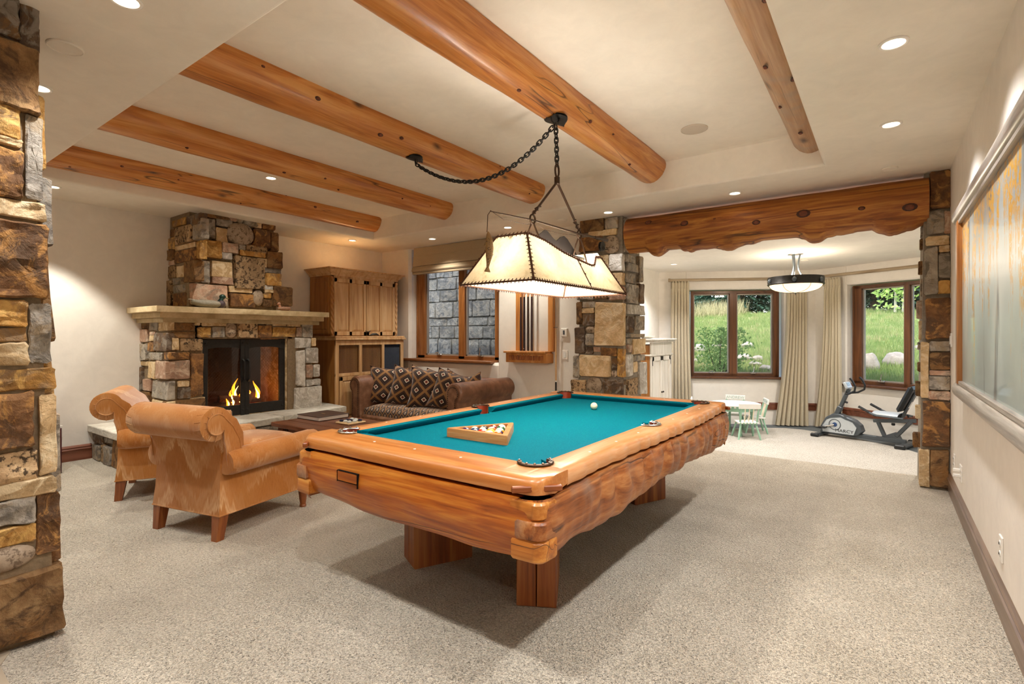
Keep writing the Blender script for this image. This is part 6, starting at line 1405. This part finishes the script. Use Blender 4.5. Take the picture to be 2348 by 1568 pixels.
tr = gm_.n('BsdfTranslucent'); gm_.L(gc_, tr.inputs[0]); mx = gm_.n('MixShader'); mx.inputs[0].default_value = .35; gm_.L(gm_.b.outputs[0], mx.inputs[1]); gm_.L(tr.outputs[0], mx.inputs[2]); gm_.L(mx.outputs[0], gm_.t.nodes['Material Output'].inputs[0])
gr = random.Random(5)
def blades(name, label, n, region, h0, h1, mat, w_=.012):
    vs = []; fs = []
    for k in range(n):
        x, y = region(); z = zg(x, y) - .03; h = gr.uniform(h0, h1); a = gr.uniform(0, 6.28); wx, wy = w_ * math.cos(a), w_ * math.sin(a); lx, ly = gr.uniform(-.4, .4) * h, gr.uniform(-.4, .4) * h; b = len(vs)
        vs += [(x - wx, y - wy, z), (x + wx, y + wy, z), (x + lx, y + ly, z + h)]; fs.append((b, b + 1, b + 2))
    me = bpy.data.meshes.new(name); me.from_pydata(vs, [], fs); me.materials.append(mat); o = bpy.data.objects.new(name, me); link(o, None, kind='stuff', label=label, category='grass'); return o
def reg():
    y = 11.3 + 15 * gr.random() ** 1.8; lo, hi = -.34 * y - 0.5, .12 * y + .4; return gr.uniform(lo, hi), y
blades('lawn_grass', 'sunlit green lawn grass on the bank outside the alcove windows', 70000, reg, .06, .20, gm_.m)
dry = plain('dry_grass', '#c6bd8e', .9, 0, .1, .2)
blades('tall_grass', 'tall pale wild grass at the top of the bank', 1500, lambda: (gr.uniform(-7.4, -5.35), gr.uniform(24.5, 27.5)), .3, .85, dry, .012)
def hit(px, py):
    r = _F + _R * ((px - 1174) / FP); k = (py - 769) / FP; s = (H - .40 + .137 * 11.5) / (k + .137 * r.y); return r * s, s
def boulder(px, py, wpx, hpx, label, sd):
    p, s = hit(px, py); wx, hz = wpx / FP * s, hpx / FP * s
    def fn(u, v):
        g = 2 * pi * u; q = pi * v; d = Vector((math.cos(g) * math.sin(q), math.sin(g) * math.sin(q), -math.cos(q))); k = 1 + .28 * noise.noise(d * 1.4 + Vector((sd * 5, 0, 0))) + .07 * noise.noise(d * 4 + Vector((sd, 2, 0))); return (d.x * wx / 2 * k, d.y * wx * .45 * k, d.z * hz * .62 * k + hz * .34)
    o = obj('boulder', MB().grid(fn, 20, 12, None, True), M['boulder'], None, 40); o.location = (p.x, p.y, zg(p.x, p.y)); tag(o, label, 'boulder', 'boulders on the grassy bank')
for i, (px, py, w_, h_, lb) in enumerate(((1603, 803, 27, 19, 'rounded pale boulder at the left edge of the left alcove window view'), (1645, 795, 24, 10, 'pale boulder partly behind the leafy shrub in the left window view'), (1712, 794, 26, 13, 'single round pale boulder on the open grass in the right pane of the left window'),
    (1704, 828, 36, 18, 'flat long boulder in the lower right pane of the left window'), (1737, 828, 22, 13, 'small angular boulder behind the flat long one in the left window'), (1732, 840, 26, 12, 'tan boulder between two pale ones at the lower right of the left window'), (1757, 850, 30, 14, 'pale boulder in the bottom right corner of the left window'),
    (1608, 816, 20, 7, 'low grey boulder under the rounded one at the left window edge'), (1592, 828, 16, 10, 'half hidden boulder at the lower left of the left window'), (1612, 857, 26, 8, 'boulder at the bottom left corner of the left window'),
    (1993, 848, 38, 40, 'tan upright boulder at the left of the right alcove window view'), (2056, 836, 52, 30, 'big pale rounded boulder in the left pane of the right alcove window'), (2112, 800, 28, 14, 'pale boulder at the right edge of the right alcove window'))):
    boulder(px, py, w_, h_, lb, i + 1)
def leafmat(name, a, b):
    q = NT(name, .7, 0, .2); c = q.mix(q.noise(q.obj(), 6, 3), a, b); q.col(c); tr = q.n('BsdfTranslucent'); q.L(c, tr.inputs[0]); mx = q.n('MixShader'); mx.inputs[0].default_value = .3; q.L(q.b.outputs[0], mx.inputs[1]); q.L(tr.outputs[0], mx.inputs[2]); q.L(mx.outputs[0], q.t.nodes['Material Output'].inputs[0]); return q.m
LF1, LF2, LF3 = leafmat('shrub_leaf', '#6f9448', '#b4cc80'), leafmat('sapling_leaf', '#9ec25a', '#d4e69a'), leafmat('fir_needles', '#2f4a3a', '#5f8068')
bark = plain('bark', '#5a4a3c', .9, var=.3, bump=.4)
def leafy(name, label, cat, loc, n, shape, lmat, lsz, stems, sd):
    g_ = random.Random(sd); t = thing(name, label, cat, loc); vs = []; fs = []
    for k in range(n):
        p = Vector(shape(g_)); d = Vector((g_.gauss(0, 1), g_.gauss(0, 1), g_.gauss(0, .8))).normalized(); e = d.orthogonal().normalized(); L, W_ = lsz * g_.uniform(.6, 1.3), lsz * .35; b = len(vs)
        vs += [tuple(p), tuple(p + d * L * .5 + e * W_), tuple(p + d * L), tuple(p + d * L * .5 - e * W_)]; fs.append((b, b + 1, b + 2, b + 3))
    o = obj('foliage', MB(), lmat, t); me = bpy.data.meshes.new('foliage'); me.from_pydata(vs, [], fs); me.materials.append(lmat); o.data = me
    mb = MB()
    for s in stems: mb.tube(*s, 6)
    obj('stem', mb, bark if cat != 'sapling' else plain('pale_bark', '#c9c0ae', .8), t); return t
p, s = hit(1650, 862); p = Vector((p.x, p.y, zg(p.x, p.y)))
def shr(g_):
    h = g_.random(); c = [(-.2, 0), (.12, .1), (.05, -.15), (.28, .05), (-.05, .2)][g_.randrange(5)]; rr = .17 * math.sin(pi * min(1, .1 + h * .9)) + .03; return (c[0] + c[0] * h * .6 + g_.gauss(0, rr), c[1] + g_.gauss(0, rr), h * 1.05 + .03)
leafy('leafy_shrub', 'leafy green shrub close outside the left pane of the left alcove window', 'shrub', p, 1500, shr, LF1, .07, [([(c[0] * .3, c[1] * .3, 0), (c[0], c[1], .5), (c[0] * 1.6, c[1], 1.1)], [.012, .008, .003]) for c in [(-.2, 0), (.12, .1), (.05, -.15), (.28, .05), (-.05, .2)]], 3)
def place_far(px, y): r = _F + _R * ((px - 1174) / FP); x = r.x / r.y * y; return Vector((x, y, zg(x, y)))
def sap(g_):
    h = g_.random() ** .8; rr = 1.0 * math.sin(pi * min(1, .15 + h * .8)); a = g_.uniform(0, 6.28); q = g_.random() ** .5 * rr; return (q * math.cos(a), q * math.sin(a), .5 + 3.4 * h + .3 * g_.gauss(0, 1))
leafy('birch_sapling', 'light green young deciduous tree before the firs in the right alcove window', 'sapling', place_far(2052, 25), 1500, sap, LF2, .20, [([(0, 0, 0), (.05, 0, 1.5), (-.1, 0, 3.4)], [.05, .04, .02]), ([(.25, 0, 0), (.35, 0, 1.6), (.6, 0, 3)], [.05, .04, .015]), ([(0, 0, .8), (-.5, .1, 2.2)], [.03, .01])], 4)
def fir_meshes(sd):
    g_ = random.Random(sd); vs = []; fs = []; Ht = 9.0
    for lay in range(30):
        f = lay / 30; z = .5 + (Ht - .6) * f; L = 2.3 * (1 - f) ** .8 + .15; nb = int(16 - 7 * f)
        for k in range(nb):
            a = 2 * pi * (k + g_.random() * .8) / nb; d = Vector((math.cos(a), math.sin(a), 0)); LL = L * g_.uniform(.75, 1.1); drop = -.28 * LL; sd_ = Vector((-d.y, d.x, 0))
            for q in range(9):
                u = (q + .5) / 9; c = d * LL * u + Vector((0, 0, z + drop * u * u - .02)); hw = .30 * (1 - u * .75)
                for s in (-1, 1):
                    e = c + sd_ * s * hw + d * .22 + Vector((0, 0, -.10 + g_.uniform(-.06, .06))); b = len(vs)
                    vs += [tuple(c - d * .07), tuple(c + d * .09), tuple(e)]; fs.append((b, b + 1, b + 2))
            b = len(vs); c = d * LL + Vector((0, 0, z + drop)); vs += [tuple(d * .1 + Vector((0, 0, z))), tuple(c + sd_ * .05), tuple(c - sd_ * .05)]; fs.append((b, b + 1, b + 2))
    me = bpy.data.meshes.new('foliage'); me.from_pydata(vs, [], fs); me.materials.append(LF3); return me
fm = [fir_meshes(1), fir_meshes(2)]; tk = mesh('trunk', MB().tube([(0, 0, -.2), (0, 0, 8.6)], [.16, .02], 8), bark)
FL = ('dark fir', 'broad dark fir', 'blue-green fir'); k = 0
for px, y, s, lb in ((1585, 36, 1.0, 'dark fir behind the tall pale grass, at the far left of the left alcove window'), (1625, 31, 1.05, 'dark fir seen over the tall grass in the left pane of the left window'), (1662, 29.5, 1.0, 'dark fir behind the middle post of the left alcove window'), (1700, 28.5, 1.1, 'broad dark fir in the right pane of the left window, its lowest branches on the grass'), (1742, 29.5, 1.1, 'dark fir at the right side of the right pane of the left window'), (1790, 31, 1.1, 'dark fir hidden behind the middle curtains outside the alcove'),
    (1880, 33, 1.1, 'dark fir outside between the two alcove windows'), (1960, 31, 1.1, 'dark blue-green fir at the left edge of the right alcove window'), (2005, 29, 1.1, 'blue-green fir left of the light green young tree in the right window'), (2050, 32, 1.1, 'dark fir directly behind the light green young tree in the right window'), (2100, 30, 1.15, 'dark fir in the narrow right pane of the right alcove window'), (2150, 33, 1.1, 'dark fir beyond the right stone pillar outside')):
    t = thing('fir_tree', lb, 'tree', place_far(px, y), k * 1.3, 'fir trees beyond the bank'); t.scale = (s, s, s)
    link(bpy.data.objects.new('foliage', fm[k % 2]), t); link(bpy.data.objects.new('trunk', tk), t); k += 1
